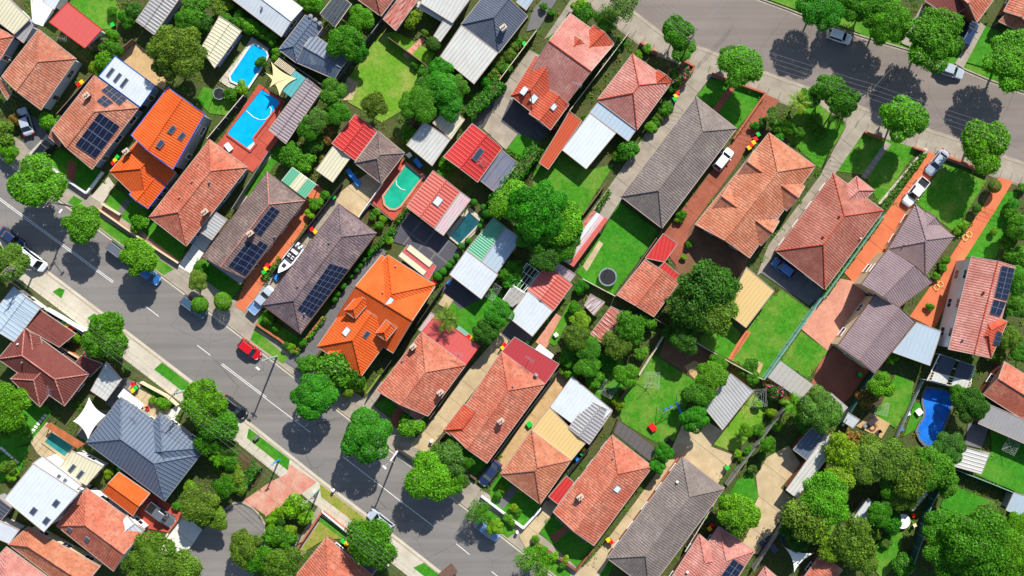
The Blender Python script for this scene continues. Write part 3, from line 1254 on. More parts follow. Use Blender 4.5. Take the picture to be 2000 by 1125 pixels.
def hedge(s, w, h, col='deep', look='clipped green hedge', dens=26):
    """a box of leaf sprays along a line in the photograph; w in metres"""
    P = pts(s, h)
    a, b = Vector((P[0].x, P[0].y, GZ)), Vector((P[1].x, P[1].y, GZ))
    L = (b - a).length
    r = np.random.RandomState(int(abs(a.x * 100 + a.y * 10)) % 9999)
    area = L * w + 2 * (L + w) * h
    n = int(area * dens)
    u = r.rand(n, 3)
    side = r.rand(n)
    x = u[:, 0] * L; y = (u[:, 1] - .5) * w; z = u[:, 2] * h
    nn = r.normal(size=(n, 3)) * .5
    top = side < L * w / area
    z[top] = h * (1 + r.normal(size=top.sum()) * .03); nn[top, 2] += .9
    s1 = (~top) & (side < (L * w + L * h) / area); y[s1] = -w / 2; nn[s1, 1] -= .9
    s2 = (~top) & (side >= (L * w + L * h) / area); y[s2] = w / 2; nn[s2, 1] += .9
    e = r.rand(n) < (2 * w * h / area) * .9
    e &= ~top
    x[e] = np.where(r.rand(e.sum()) < .5, 0, L)
    # gently wavy outline
    wob = 1 + .12 * np.sin(x * 2.1 + a.x) + .08 * np.sin(x * 4.7)
    y *= wob
    PP = np.stack([x, y, z], 1) + r.normal(size=(n, 3)) * .07
    me = leaf_mesh("foliage", PP, nn, .17 * r.uniform(.6, 1.3, n), np.clip(r.rand(n), 0, 1), 'leaf', seed=3)
    root = obj("hedge", None, None, a, (0, 0, math.atan2(b.y - a.y, b.x - a.x)))
    tag(root, where(look, (a + b) / 2), 'hedge')
    c = obj("foliage", me, root)
    c.color = LEAFCOL[col] + (1,)
    m = MB()
    m.box(.15, L - .15, -w / 2 + .18, w / 2 - .18, 0, h - .25)
    core = m.build("branches", [MT['garden']], root)
    return root


def frond_mesh(seed, n, L, droop, wid):
    """palm crown: arched fronds made of many leaflets"""
    r = np.random.RandomState(seed)
    P, F, val = [], [], []
    for k in range(n):
        a = 2 * math.pi * (k + r.uniform(-.3, .3)) / n * 1.618 * 3
        el = r.uniform(.15, .9)
        l = L * r.uniform(.8, 1.1)
        prev = None
        for j in range(14):
            t = j / 13.0
            rad = l * t * math.cos(el * (1 - .5 * t))
            z = l * (math.sin(el) * t - droop * t * t)
            c = np.array([math.cos(a) * rad, math.sin(a) * rad, z])
            sd = np.array([-math.sin(a), math.cos(a), 0])
            dr = np.array([math.cos(a), math.sin(a), 0])
            for sgn in (-1, 1):
                ll = wid * math.sin(math.pi * min(.97, t * .85 + .12)) * r.uniform(.8, 1.1)
                tip = c + sd * sgn * ll + dr * ll * .45 + np.array([0, 0, -ll * .35])
                w = dr * l * .030
                i0 = len(P)
                P += [c - w, c + w, tip]
                F.append([i0, i0 + 1, i0 + 2])
                val.append(r.rand() * .8 + .2 * t)
    me = mesh("fronds", P, F, [MT['leaf']])
    at = me.attributes.new("rnd", 'FLOAT', 'FACE')
    at.data.foreach_set("value", np.array(val, dtype=np.float32))
    return me


PALM = [frond_mesh(1, 16, 1.0, .55, .28), frond_mesh(2, 13, 1.0, .5, .34)]


def palm(px, py, r, col='olive', h=3.0, look='feathery palm'):
    p = W(px, py, h)
    R = r / PPM
    root = obj("palm_tree", None, None, (p.x, p.y, GZ))
    tag(root, where("%s %s" % (LOOK[col], look), p), 'palm', 'palms in the gardens')
    c = obj("crown", PALM[rng.randrange(2)], root, (0, 0, h - GZ), (0, 0, rng.uniform(0, 6)), (R, R, R))
    c.color = LEAFCOL[col] + (1,)
    m = MB()
    m.tube((0, 0, -.05), (.05, .03, h * .5), .2, .15, 8)
    m.tube((.05, .03, h * .5), (0, 0, h - GZ), .15, .12, 8)
    m.build("trunk", [MT['bark']], root)
    return root

# ------------------------------------------------------------------ vehicles
def loft(mb, secs, mi=0):
    """secs: list of equal-length point loops"""
    n = len(secs[0])
    i0 = len(mb.v)
    for s in secs:
        mb.v += [Vector(p) for p in s]
    for k in range(len(secs) - 1):
        for j in range(n):
            a = i0 + k * n + j; b = i0 + k * n + (j + 1) % n
            mb.f.append([a, b, b + n, a + n]); mb.m.append(mi)
    mb.f.append([i0 + j for j in reversed(range(n))]); mb.m.append(mi)
    mb.f.append([i0 + (len(secs) - 1) * n + j for j in range(n)]); mb.m.append(mi)


def _wheel():
    m = MB()
    m.tube((0, -.11, 0), (0, .11, 0), .33, n=14)
    return m.mesh("tyre", [MT['rubber']])


def _rim():
    m = MB()
    m.tube((0, -.118, 0), (0, .118, 0), .2, n=10)
    return m.mesh("rim", [MT['steel']])


TYRE, RIM = _wheel(), _rim()
CARS = {
    # length, width, belt z, roof z, cabin base front/rear, cabin top front/rear, bonnet z, boot z
    'hatch': (4.1, 1.76, .92, 1.48, 1.05, -1.95, .38, -1.5, .86, .92),
    'sedan': (4.7, 1.80, .90, 1.44, 1.05, -1.70, .40, -1.05, .84, .92),
    'wagon': (4.75, 1.86, 1.0, 1.70, 1.20, -2.25, .55, -1.95, .98, 1.0),
    'van': (4.9, 1.9, 1.0, 1.85, 1.75, -2.35, 1.05, -2.2, .98, 1.0),
    'ute': (5.2, 1.88, 1.05, 1.78, 1.25, -.75, .6, -.55, 1.02, 1.0),
}
CARMESH = {}


def car_meshes(kind, colour):
    key = (kind, colour)
    if key in CARMESH:
        return CARMESH[key]
    L, Wd, zb, zr, b0, b1, t0, t1, zh, zt = CARS[kind]
    h = L / 2
    body = MT['car_' + colour]
    out = {}
    m = MB()
    secs = []
    prof = [(-h, .70, .48, zt - .30), (-h + .06, .80, .34, zt - .12), (-h + .30, .95, .24, zt - .01), (-h + .9, 1.0, .2, zt), (b1, 1.0, .2, zb), (b0, 1.0, .2, zb), (b0 + .25, .99, .2, zh + .01), (h - .75, .97, .2, zh - .05), (h - .3, .90, .24, zh - .13), (h - .07, .76, .32, zh - .26), (h, .62, .42, zh - .36)]
    for x, w, z0, z1 in sorted(prof):
        w = w * Wd / 2
        dz = z1 - z0
        secs.append([(x, -w * .86, z0), (x, -w, z0 + dz * .3), (x, -w * .99, z0 + dz * .68), (x, -w * .93, z1 - .05), (x, -w * .78, z1), (x, w * .78, z1), (x, w * .93, z1 - .05), (x, w * .99, z0 + dz * .68), (x, w, z0 + dz * .3), (x, w * .86, z0)])
    loft(m, [list(reversed(s)) for s in secs])
    out['body'] = m.mesh("body", [body], smooth=False)
    wb, wt = Wd / 2 * .90, Wd / 2 * .72
    B = [Vector(p) for p in ((b1, -wb, zb - .03), (b0, -wb, zb - .03), (b0, wb, zb - .03), (b1, wb, zb - .03))]
    Tt = [Vector(p) for p in ((t1, -wt, zr - .05), (t0, -wt, zr - .05), (t0, wt, zr - .05), (t1, wt, zr - .05))]
    m = MB()
    m.hexa(B, Tt)
    roof = [Vector(p) for p in ((t1 - .06, -wt - .03, zr - .06), (t1 + .2, -wt - .05, zr - .06), (t0 - .2, -wt - .05, zr - .06), (t0 + .05, -wt - .01, zr - .06), (t0 + .05, wt + .01, zr - .06), (t0 - .2, wt + .05, zr - .06), (t1 + .2, wt + .05, zr - .06), (t1 - .06, wt + .03, zr - .06))]
    c = Vector(((t0 + t1) / 2, 0, zr))
    m.hexa(roof, [Vector((c.x + (p.x - c.x) * .93, p.y * .88, zr + .015)) for p in roof])
    out['cabin'] = m.mesh("cabin", [body])

    def pane(name, q, off):
        cen = sum(q, Vector((0, 0, 0))) / 4
        qq = [cen + (p - cen) * .90 + Vector(off) for p in q]
        n = (qq[1] - qq[0]).cross(qq[2] - qq[0]).normalized()
        if n.dot(Vector(off)) < 0:
            qq.reverse(); n = -n
        mm = MB()
        mm.hexa([p - n * .02 for p in qq], [p + n * .015 for p in qq])
        return mm.mesh(name, [MT['car_glass']])
    out['windscreen'] = pane("windscreen", [B[1], B[2], Tt[2], Tt[1]], (.012, 0, .012))
    out['rear_window'] = pane("rear_window", [B[0], B[3], Tt[3], Tt[0]], (-.012, 0, .008))
    out['sw0'] = pane("side_window", [B[0], B[1], Tt[1], Tt[0]], (0, -.012, .004))
    out['sw1'] = pane("side_window", [B[3], B[2], Tt[2], Tt[3]], (0, .012, .004))
    hl = MB()
    hl.hexa([(h - .30, .42, zh - .32), (h - .1, .30, zh - .34), (h - .06, .52, zh - .34), (h - .30, .76, zh - .32)][::1], [(h - .34, .42, zh - .12), (h - .12, .30, zh - .22), (h - .12, .56, zh - .22), (h - .34, .78, zh - .12)])
    out['headlight'] = hl.mesh("headlight", [MT['lamp_clear']])
    tl = MB()
    tl.box(-h - .005, -h + .2, .45, .78, zt - .32, zt - .06)
    out['taillight'] = tl.mesh("taillight", [MT['lamp_red']])
    mi = MB()
    mi.box(b0 - .55, b0 - .38, Wd / 2 - .06, Wd / 2 + .16, zb - .02, zb + .13)
    out['mirror'] = mi.mesh("mirror", [body])
    if kind == 'ute':
        m = MB()
        m.box(-h + .1, b1 - .1, -Wd / 2 * .84, Wd / 2 * .84, .99, 1.02)
        out['tray'] = m.mesh("tray", [MT['black'] if colour != 'silver' else MT['car_skyblue']])
        m = MB()
        for y in (-1, 1):
            m.box(-h + .05, b1, y * Wd / 2 * .9 - .05, y * Wd / 2 * .9 + .05, .9, 1.22)
        m.box(-h + .02, -h + .1, -Wd / 2 * .9, Wd / 2 * .9, .7, 1.22)
        out['tray_side'] = m.mesh("tray_side", [body])
    if kind in ('wagon', 'van'):
        m = MB()
        for y in (-1, 1):
            m.tube((t1 + .2, y * wt * .9, zr + .06), (t0 - .3, y * wt * .9, zr + .06), .025, n=5)
        out['roof_rail'] = m.mesh("roof_rail", [MT['steel']])
    CARMESH[key] = out
    return out


def car(px, py, dx, dy, kind, colour, label, z=GZ):
    p = W(px, py, 0.9)
    cm = car_meshes(kind, colour)
    root = obj("parked_car" if kind != 'ute' else "parked_ute", None, None, (p.x, p.y, z), (0, 0, math.atan2(-dy, dx)))
    tag(root, label, 'car' if kind not in ('van', 'ute') else {'van': 'van', 'ute': 'ute'}[kind], 'parked vehicles')
    USED[label] = 1
    L, Wd = CARS[kind][:2]
    for part in ('body', 'cabin', 'windscreen', 'rear_window', 'tray', 'tray_side', 'roof_rail'):
        if part in cm:
            obj(part, cm[part], root)
    obj("side_window", cm['sw0'], root)
    obj("side_window", cm['sw1'], root)
    for sy in (1, -1):
        for nm in ('headlight', 'taillight', 'mirror'):
            obj(nm, cm[nm], root, scale=(1, sy, 1))
        for sx in (1, -1):
            t = obj("wheel", TYRE, root, (sx * L * .29, sy * (Wd / 2 - .08), .33))
            obj("rim", RIM, t)
    return root


# ------------------------------------------------------------------ wheelie bins
def _bin():
    b = MB()
    b.hexa([(-.22, -.22, .08), (.22, -.22, .08), (.22, .22, .08), (-.22, .22, .08)], [(-.29, -.29, .95), (.29, -.29, .95), (.29, .29, .95), (-.29, .29, .95)])
    l = MB()
    l.hexa([(-.33, -.33, .951), (.33, -.33, .951), (.33, .36, .951), (-.33, .36, .951)], [(-.28, -.28, 1.04), (.28, -.28, 1.04), (.28, .30, 1.04), (-.28, .30, 1.04)])
    l.box(-.3, .3, .34, .40, .9, .96)
    w = MB()
    w.tube((-.04, 0, 0), (.04, 0, 0), .12, n=10)
    return b.mesh("body", [MT['bin_body']]), {c: l_mesh(l, c) for c in ('red', 'yellow', 'green')}, w.mesh("wheel", [MT['rubber']])


def l_mesh(l, c):
    return l.mesh("lid", [MT['bin_' + c]])


BIN = _bin()


def wbin(px, py, c, rot=None):
    p = W(px, py, 1.0)
    root = obj("wheelie_bin", None, None, (p.x, p.y, GZ + .03), (0, 0, rot if rot is not None else .66 + rng.uniform(-.15, .15)))
    tag(root, where("wheelie bin with %s lid" % c, p), 'bin', 'wheelie bins')
    obj("body", BIN[0], root)
    obj("lid", BIN[1][c], root)
    for x in (-.22, .22):
        obj("wheel", BIN[2], root, (x, .24, .12))


# ------------------------------------------------------------------ poles and wires
POLETOP = {}


def pole(key, px, py, h, label, arms=((0.35, 2.4), (1.2, 1.8)), ang=0.6, mat='timber_grey', lamp=None):
    p = W(px, py, GZ)
    root = obj("power_pole", None, None, (p.x, p.y, GZ), (0, 0, ang))
    tag(root, label, 'power pole', 'power poles')
    USED[label] = 1
    m = MB()
    m.tube((0, 0, -.2), (0, 0, h), .17, .11, 10)
    m.build("shaft", [MT[mat]], root)
    tops = []
    ca, sa = math.cos(ang), math.sin(ang)
    for dz, l in arms:
        a = MB()
        a.box(-l / 2, l / 2, -.05, .05, h - dz - .06, h - dz + .06)
        o = a.build("crossarm", [MT['timber']], root)
        for k in range(4):
            x = (-.5 + k / 3) * l * .9
            i = MB()
            i.tube((x, 0, h - dz + .06), (x, 0, h - dz + .24), .05, .03, 6)
            i.build("insulator", [MT['trim_white']], o)
            tops.append(Vector((p.x + x * ca, p.y + x * sa, GZ + h - dz + .24)))
    if lamp:
        m = MB()
        m.tube((0, 0, h - 1.2), (lamp[0], lamp[1], h - .7), .05, n=6)
        a = m.build("lamp_arm", [MT['steel']], root)
        m = MB()
        m.box(lamp[0] - .35, lamp[0] + .35, lamp[1] - .13, lamp[1] + .13, h - .78, h - .66)
        m.build("lamp_head", [MT['trim_white']], a)
    POLETOP[key] = tops
    return root


def wire(a, b, look, sag=0.5, r=0.017):
    m = MB()
    n = 10
    pr = None
    for k in range(n + 1):
        t = k / n
        q = a * (1 - t) + b * t - Vector((0, 0, sag * 4 * t * (1 - t)))
        if pr is not None:
            m.tube(pr - a, q - a, r, n=4, cap=False)
        pr = q
    o = m.build("power_line", [MT['wire']], loc=a)
    tag(o, look, 'power line', look)


# ------------------------------------------------------------------ pools
def pool(s, water, label, coping='concrete_pale', wcop=0.32, extras=()):
    P = pts(s, GZ)
    c = sum(P, Vector((0, 0, 0))) / len(P)
    LAYER[0] += 1
    z = GZ + 0.05 + 0.0009 * LAYER[0]
    root = obj("swimming_pool", None, None, (c.x, c.y, z))
    tag(root, label, 'pool')
    USED[label] = 1
    inn = Building.inset(P, 0.0)
    out = Building.inset(P, -wcop)
    m = MB()
    n = len(inn)
    for i in range(n):
        j = (i + 1) % n
        a, b, d, e = inn[i], inn[j], out[j], out[i]
        f = lambda q, zz: Vector((q.x - c.x, q.y - c.y, zz))
        m.hexa([f(e, 0), f(d, 0), f(b, 0), f(a, 0)], [f(e, .14), f(d, .14), f(b, .14), f(a, .14)])
    m.build("coping", [MT[coping]], root)
    m = MB()
    m.poly([Vector((q.x - c.x, q.y - c.y, .05)) for q in inn], 0, (0, 0, 1))
    m.build("water", [MT[water]], root)
    for e in extras:
        if e[0] == 'hose':
            q = pts(e[1], GZ)
            hm = MB()
            for a, b in zip(q, q[1:]):
                hm.tube(Vector((a.x - c.x, a.y - c.y, .07)), Vector((b.x - c.x, b.y - c.y, .07)), .06, n=6)
            hm.build("hose", [MT['trim_white']], root)
        if e[0] == 'steps':
            hm = MB()
            q = pts(e[1], GZ)
            hm.poly([Vector((a.x - c.x, a.y - c.y, .056)) for a in q], 0, (0, 0, 1))
            hm.build("steps", [MT[e[2]]], root)
    return root


# ------------------------------------------------------------------ small garden things
def sail(s, heights, label, mat='sail', bow=0.16):
    P = [W(*map(float, p.split(',')), h) for p, h in zip(s.split(), heights)]
    c = sum(P, Vector((0, 0, 0))) / len(P)
    o0 = Vector((c.x, c.y, GZ))
    root = obj("shade_sail", None, None, o0)
    tag(root, label, 'shade sail')
    USED[label] = 1
    edge = []
    n = len(P)
    for i in range(n):
        a, b = P[i], P[(i + 1) % n]
        mid = (a + b) / 2
        for k in range(8):
            t = k / 8
            q = a * (1 - t) + b * t
            q = q + (c - mid) * (bow * 4 * t * (1 - t) * 1.6)
            edge.append(q - o0)
    m = MB()
    cc = c - o0
    m.v = [cc] + edge + [cc * .5 + e * .5 for e in edge]
    k = len(edge)
    for i in range(k):
        j = (i + 1) % k
        m.f.append([1 + i, 1 + j, 1 + k + j, 1 + k + i]); m.m.append(0)
        m.f.append([1 + k + i, 1 + k + j, 0]); m.m.append(0)
    cl = m.build("cloth", [MT[mat]], root, smooth=True)
    for p in P:
        q = MB()
        q.tube((p.x - o0.x, p.y - o0.y, 0), (p.x - o0.x, p.y - o0.y, p.z - o0.z + .1), .05, n=6)
        q.build("post", [MT['steel']], root)


def trampoline(px, py, r, label, n=20, net=True):
    p = W(px, py, .9)
    root = obj("trampoline", None, None, (p.x, p.y, GZ))
    tag(root, label, 'trampoline')
    USED[label] = 1
    m = MB()
    ring = [Vector((math.cos(2 * math.pi * k / n), math.sin(2 * math.pi * k / n), 0)) for k in range(n)]
    m.poly([v * (r * .84) + Vector((0, 0, .82)) for v in ring], 0, (0, 0, 1))
    m.build("mat", [MT['black']], root)
    m = MB()
    for k in range(n):
        j = (k + 1) % n
        a, b = ring[k], ring[j]
        m.hexa([a * (r * .85) + Vector((0, 0, .8)), a * r + Vector((0, 0, .8)), b * r + Vector((0, 0, .8)), b * (r * .85) + Vector((0, 0, .8))], [a * (r * .85) + Vector((0, 0, .87)), a * r + Vector((0, 0, .87)), b * r + Vector((0, 0, .87)), b * (r * .85) + Vector((0, 0, .87))])
    m.build("pad", [MT['steel']], root)
    for k in range(0, n, n // 4):
        m = MB()
        m.tube(ring[k] * (r * .95), ring[k] * (r * .95) + Vector((0, 0, 2.3 if net else .8)), .04, n=6)
        m.build("leg", [MT['steel']], root)


def clothesline(px, py, r, label, rot=.4, h=1.9):
    p = W(px, py, h)
    root = obj("clothes_line", None, None, (p.x, p.y, GZ), (0, 0, rot))
    tag(root, label, 'clothes line', 'rotary clothes lines')
    USED[label] = 1
    m = MB()
    m.tube((0, 0, 0), (0, 0, h), .05, n=7)
    m.build("mast", [MT['steel']], root)
    for k in range(4):
        a = k * math.pi / 2
        m = MB()
        m.tube((0, 0, h - .3), (math.cos(a) * r, math.sin(a) * r, h + .05), .03, n=5)
        m.build("arm", [MT['steel']], root)
    m = MB()
    for q in (.45, .65, .85, .98):
        c = [Vector((math.cos(k * math.pi / 2) * r * q, math.sin(k * math.pi / 2) * r * q, h - .3 + .35 * q)) for k in range(4)]
        for k in range(4):
            m.tube(c[k], c[(k + 1) % 4], .008, n=3, cap=False)
    m.build("line", [MT['trim_white']], root)


def table(px, py, w, l, label, top='trim_white', rot=.66, round_=False, h=.74, name='garden_table'):
    p = W(px, py, h)
    root = obj(name, None, None, (p.x, p.y, GZ + .04), (0, 0, rot))
    tag(root, label, 'table')
    USED[label] = 1
    m = MB()
    if round_:
        m.tube((0, 0, h - .05), (0, 0, h), w / 2, n=28)
    else:
        m.box(-l / 2, l / 2, -w / 2, w / 2, h - .05, h)
    m.build("table_top", [MT[top]], root)
    k = .35
    for sx, sy in ((1, 1), (1, -1), (-1, 1), (-1, -1)):
        m = MB()
        x = sx * (l * .42 if not round_ else w * .3); y = sy * (w * .42 if not round_ else w * .3)
        m.tube((x, y, 0), (x, y, h - .05), .03, n=5)
        m.build("leg", [MT['steel']], root)


def chair(px, py, label, mat='trim_white', rot=0.0):
    p = W(px, py, .6)
    root = obj("garden_chair", None, None, (p.x, p.y, GZ + .04), (0, 0, rot))
    tag(root, label, 'chair', 'garden chairs')
    USED[label] = 1
    m = MB(); m.box(-.28, .28, -.28, .28, .40, .45); m.build("seat", [MT[mat]], root)
    m = MB(); m.hexa([(-.28, .24, .45), (.28, .24, .45), (.28, .29, .45), (-.28, .29, .45)], [(-.28, .36, .9), (.28, .36, .9), (.28, .41, .9), (-.28, .41, .9)]); m.build("backrest", [MT[mat]], root)
    for sx, sy in ((1, 1), (1, -1), (-1, 1), (-1, -1)):
        m = MB(); m.tube((sx * .24, sy * .24, 0), (sx * .24, sy * .24, .4), .025, n=5); m.build("leg", [MT['steel']], root)


def slatroof(s, z, label, nick, nslat, smat, bmat, name='pergola', cat='pergola', gap=0.12, along=0, posts=True):
    """a patio roof of separate strips on a frame; strips run from edge 0-1 to edge 3-2"""
    P = pts(s, z)
    c = sum(P, Vector((0, 0, 0))) / 4
    o0 = Vector((c.x, c.y, GZ))
    root = obj(name, None, None, o0)
    tag(root, label, cat)
    USED[label] = 1
    if nick:
        NICKS.append((nick, c.x, c.y))
    A, B, C, D = [p - o0 for p in P]
    sm = smat if isinstance(smat, (list, tuple)) else [smat]
    for k in range(nslat):
        u0, u1 = (k + gap / 2) / nslat, (k + 1 - gap / 2) / nslat
        q = [A * (1 - u0) + B * u0, A * (1 - u1) + B * u1, D * (1 - u1) + C * u1, D * (1 - u0) + C * u0]
        m = MB()
        n = (q[1] - q[0]).cross(q[2] - q[0])
        if n.z < 0:
            q.reverse()
        m.hexa([x - Vector((0, 0, .03)) for x in q], [x + Vector((0, 0, .03)) for x in q])
        o = m.build("roof_sheet", [MT[sm[k % len(sm)]]], root)
        uvl = o.data.uv_layers.new(name="UVMap").data
        dx = (C - B).normalized()
        sx = Vector((-dx.y, dx.x, 0))
        for li, lp in enumerate(o.data.loops):
            co = o.data.vertices[lp.vertex_index].co
            uvl[li].uv = (co.dot(sx), co.dot(dx))
    m = MB()
    for a, b in ((A, B), (B, C), (C, D), (D, A)):
        m.bar(a - Vector((0, 0, .05)), b - Vector((0, 0, .05)), .12, .16)
    for t in (.33, .66):
        m.bar(A * (1 - t) + D * t - Vector((0, 0, .05)), B * (1 - t) + C * t - Vector((0, 0, .05)), .08, .1)
    m.build("frame", [MT[bmat]], root)
    if posts:
        for p in (A, B, C, D):
            m = MB()
            m.box(p.x - .06, p.x + .06, p.y - .06, p.y + .06, 0, p.z - .1)
            m.build("post", [MT[bmat]], root)
    return root


def boat(px, py, dx, dy, label):
    p = W(px, py, 1.2)
    root = obj("motor_boat", None, None, (p.x, p.y, GZ), (0, 0, math.atan2(-dy, dx)))
    tag(root, label, 'boat')
    USED[label] = 1
    m = MB()
    secs = []
    for x, w, zk, zg in ((-2.6, .92, .6, 1.35), (-1.2, 1.0, .55, 1.36), (.4, .98, .55, 1.42), (1.5, .74, .62, 1.5), (2.3, .38, .8, 1.58), (2.85, .06, 1.2, 1.64)):
        secs.append([(x, 0, zk), (x, w * .7, zk + .22), (x, w, zg), (x, w * .8, zg + .03), (x, -w * .8, zg + .03), (x, -w, zg), (x, -w * .7, zk + .22)])
    loft(m, secs)
    m.build("hull", [MT['car_white']], root)
    m = MB()
    m.hexa([(-2.2, -.68, 1.40), (.2, -.68, 1.455), (.2, .68, 1.455), (-2.2, .68, 1.40)], [(-2.2, -.68, 1.43), (.2, -.68, 1.475), (.2, .68, 1.475), (-2.2, .68, 1.43)])
    m.build("cockpit", [MT['fence_dark']], root)
    for y in (-.35, .35):
        m = MB(); m.box(-.7, -.25, y - .22, y + .22, 1.45, 1.75); m.box(-.78, -.68, y - .22, y + .22, 1.7, 2.0)
        m.build("seat", [MT['trim_white']], root)
        m = MB(); m.box(-3.05, -2.62, y - .17, y + .17, 1.2, 1.75); m.box(-2.95, -2.75, y - .08, y + .08, .55, 1.2)
        m.build("outboard_motor", [MT['trim_white']], root)
    m = MB(); m.box(-1.7, -1.2, -.6, .6, 1.43, 1.7); m.build("bench", [MT['trim_white']], root)
    m = MB()
    m.hexa([(.15, -.7, 1.46), (.35, -.7, 1.46), (.35, .7, 1.46), (.15, .7, 1.46)], [(-.05, -.6, 1.9), (.0, -.6, 1.9), (.0, .6, 1.9), (-.05, .6, 1.9)])
    m.build("windscreen", [MT['car_glass']], root)
    m = MB(); m.box(1.0, 1.7, -.3, .3, 1.5, 1.56); m.build("hatch", [MT['fence_dark']], root)
    m = MB()
    for y in (-.7, .7):
        m.bar((-2.4, y, .5), (2.2, y * .4, .5), .1, .12)
    m.bar((2.2, 0, .5), (3.5, 0, .5), .1, .12); m.bar((-1.0, -1.0, .45), (-1.0, 1.0, .45), .1, .1)
    t = m.build("trailer", [MT['steel']], root)
    for y in (-1.02, 1.02):
        w = obj("wheel", TYRE, t, (-1.0, y, .33))


def box_thing(px, py, w, l, h, label, name, cat, mat, z=GZ, rot=.66, top=None, group=None):
    """an air conditioner, cabinet, crate: body with a plinth, rim and grille"""
    p = W(px, py, z + h)
    root = obj(name, None, None, (p.x, p.y, z), (0, 0, rot))
    tag(root, label, cat, group)
    USED[label] = 1
    m = MB(); m.box(-w / 2, w / 2, -l / 2, l / 2, .05, h * .93); m.build("body", [MT[mat]], root)
    m = MB(); m.box(-w / 2 - .03, w / 2 + .03, -l / 2 - .03, l / 2 + .03, h * .931, h); m.build("lid", [MT[top or mat]], root)
    m = MB(); m.box(-w / 2 + .04, w / 2 - .04, -l / 2 + .04, l / 2 - .04, 0, .049); m.build("plinth", [MT['concrete']], root)
    return root

# ------------------------------------------------------------------ the ground, roads, kerbs
K1 = "-160,185 8,309 196,448 376,582 580,738 820,920 1020,1076 1230,1240"
K2 = "-160,342 0,463 88,530 204,618 376,750 490,832 628,942 780,1058 980,1215"
K3 = "1130,-62 1240,28 1290,66 1356,91 1416,114 1510,150 1600,182 1704,220 1855,269 1965,309 2160,376"
K4 = "1400,-34 1488,0 1540,19 1600,43 1685,72 1781,100 1886,137 1935,158 2160,236"
rev = lambda s: ' '.join(reversed(s.split()))
sheet("ground", [Vector((-900, -900, 0)), Vector((900, -900, 0)), Vector((900, 900, 0)), Vector((-900, 900, 0))], "garden", -0.04)
sheet("road", pts(K1 + " " + rev(K2)), "asphalt", 0.0)
sheet("road", pts(K3 + " " + rev(K4) + " 1300,-120 1100,-120"), "asphalt_old", 0.0)


def island(name, s, mat):
    m = MB()
    P = [Vector((p.x, p.y, 0)) for p in pts(s, 0)]
    if sum(P[i].x * P[(i + 1) % len(P)].y - P[(i + 1) % len(P)].x * P[i].y for i in range(len(P))) < 0:
        P.reverse()
    m.hexa([p - Vector((0, 0, .2)) for p in P], [p + Vector((0, 0, GZ)) for p in P])
    o = m.build(name, [MT[mat]])
    o["kind"] = "structure"


island("ground", K1 + " 2300,1300 2300,424 " + rev(K3) + " 1000,-160 -300,-160 -300,90", "garden")
island("ground", K2 + " 900,1300 -300,1300 -300,240", "garden")
island("ground", K4 + " 2300,280 2300,-160 1300,-160", "garden")


def strip(name, s, mat, w0, w1, z0, z1, sgn):
    """a band along a kerb line, between offsets w0 and w1 metres behind it"""
    P = [Vector((p.x, p.y, 0)) for p in pts(s, 0)]
    m = MB()
    A, B = [], []
    for i, p in enumerate(P):
        d = (P[min(i + 1, len(P) - 1)] - P[max(i - 1, 0)]).normalized()
        n = Vector((-d.y, d.x, 0)) * sgn
        A.append(p + n * w0); B.append(p + n * w1)
    for i in range(len(P) - 1):
        q = [A[i], A[i + 1], B[i + 1], B[i]]
        if (q[1] - q[0]).cross(q[2] - q[0]).z < 0:
            q.reverse()
        m.hexa([v + Vector((0, 0, z0)) for v in q], [v + Vector((0, 0, z1)) for v in q])
    o = m.build(name, [MT[mat]])
    o["kind"] = "structure"
    return A, B


for s_, sg in ((K1, 1), (K2, -1), (K3, -1), (K4, 1)):
    strip("kerb", s_, "kerb", -.02, .18, -.05, GZ + .035, sg)
    strip("gutter_strip", s_, "concrete_pale" if s_ in (K1, K2) else "concrete", -.42, -.02, -.05, .012, sg)


def path_strip(name, s, mat, w0, w1, sgn, size=1.6):
    P = [Vector((p.x, p.y, 0)) for p in pts(s, 0)]
    LAYER[0] += 1
    z = GZ + .004 + .0009 * LAYER[0]
    A, B = strip(name, s, 'joint', w0, w1, .02, z, sgn)
    base = [o for o in COL if o.name.startswith(name)][-1]
    for i in range(len(P) - 1):
        L = (A[i + 1] - A[i]).length
        n = max(1, int(L / size))
        for k in range(n):
            t0, t1 = (k + .02) / n, (k + .98) / n
            q = [A[i].lerp(A[i + 1], t0), A[i].lerp(A[i + 1], t1), B[i].lerp(B[i + 1], t1), B[i].lerp(B[i + 1], t0)]
            if not any(-90 < v.x < 90 and -52 < v.y < 52 for v in q):
                continue
            if (q[1] - q[0]).cross(q[2] - q[0]).z < 0:
                q.reverse()
            m = MB()
            dz = rng.uniform(-.004, .004)
            m.hexa([v + Vector((0, 0, z)) for v in q], [v + Vector((0, 0, z + .03 + dz)) for v in q])
            m.build("slab", [MT[mat]], base)


# verges and footpaths beside the kerbs
strip("verge", K1, "concrete", .18, 3.9, .02, GZ + .006, 1)
strip("verge", K2, "concrete_pale", .18, 3.3, .02, GZ + .006, -1)
strip("verge", K3, "concrete", .18, 3.6, .02, GZ + .006, -1)
strip("verge", K4, "grass", .18, 2.6, .02, GZ + .006, 1)
path_strip("footpath", K1, "concrete", 2.2, 3.6, 1)
path_strip("footpath", K2, "concrete_pale", 1.9, 3.5, -1)
path_strip("footpath", K3, "concrete", 2.0, 3.4, -1)
path_strip("footpath", K4, "concrete", 2.6, 3.9, 1)


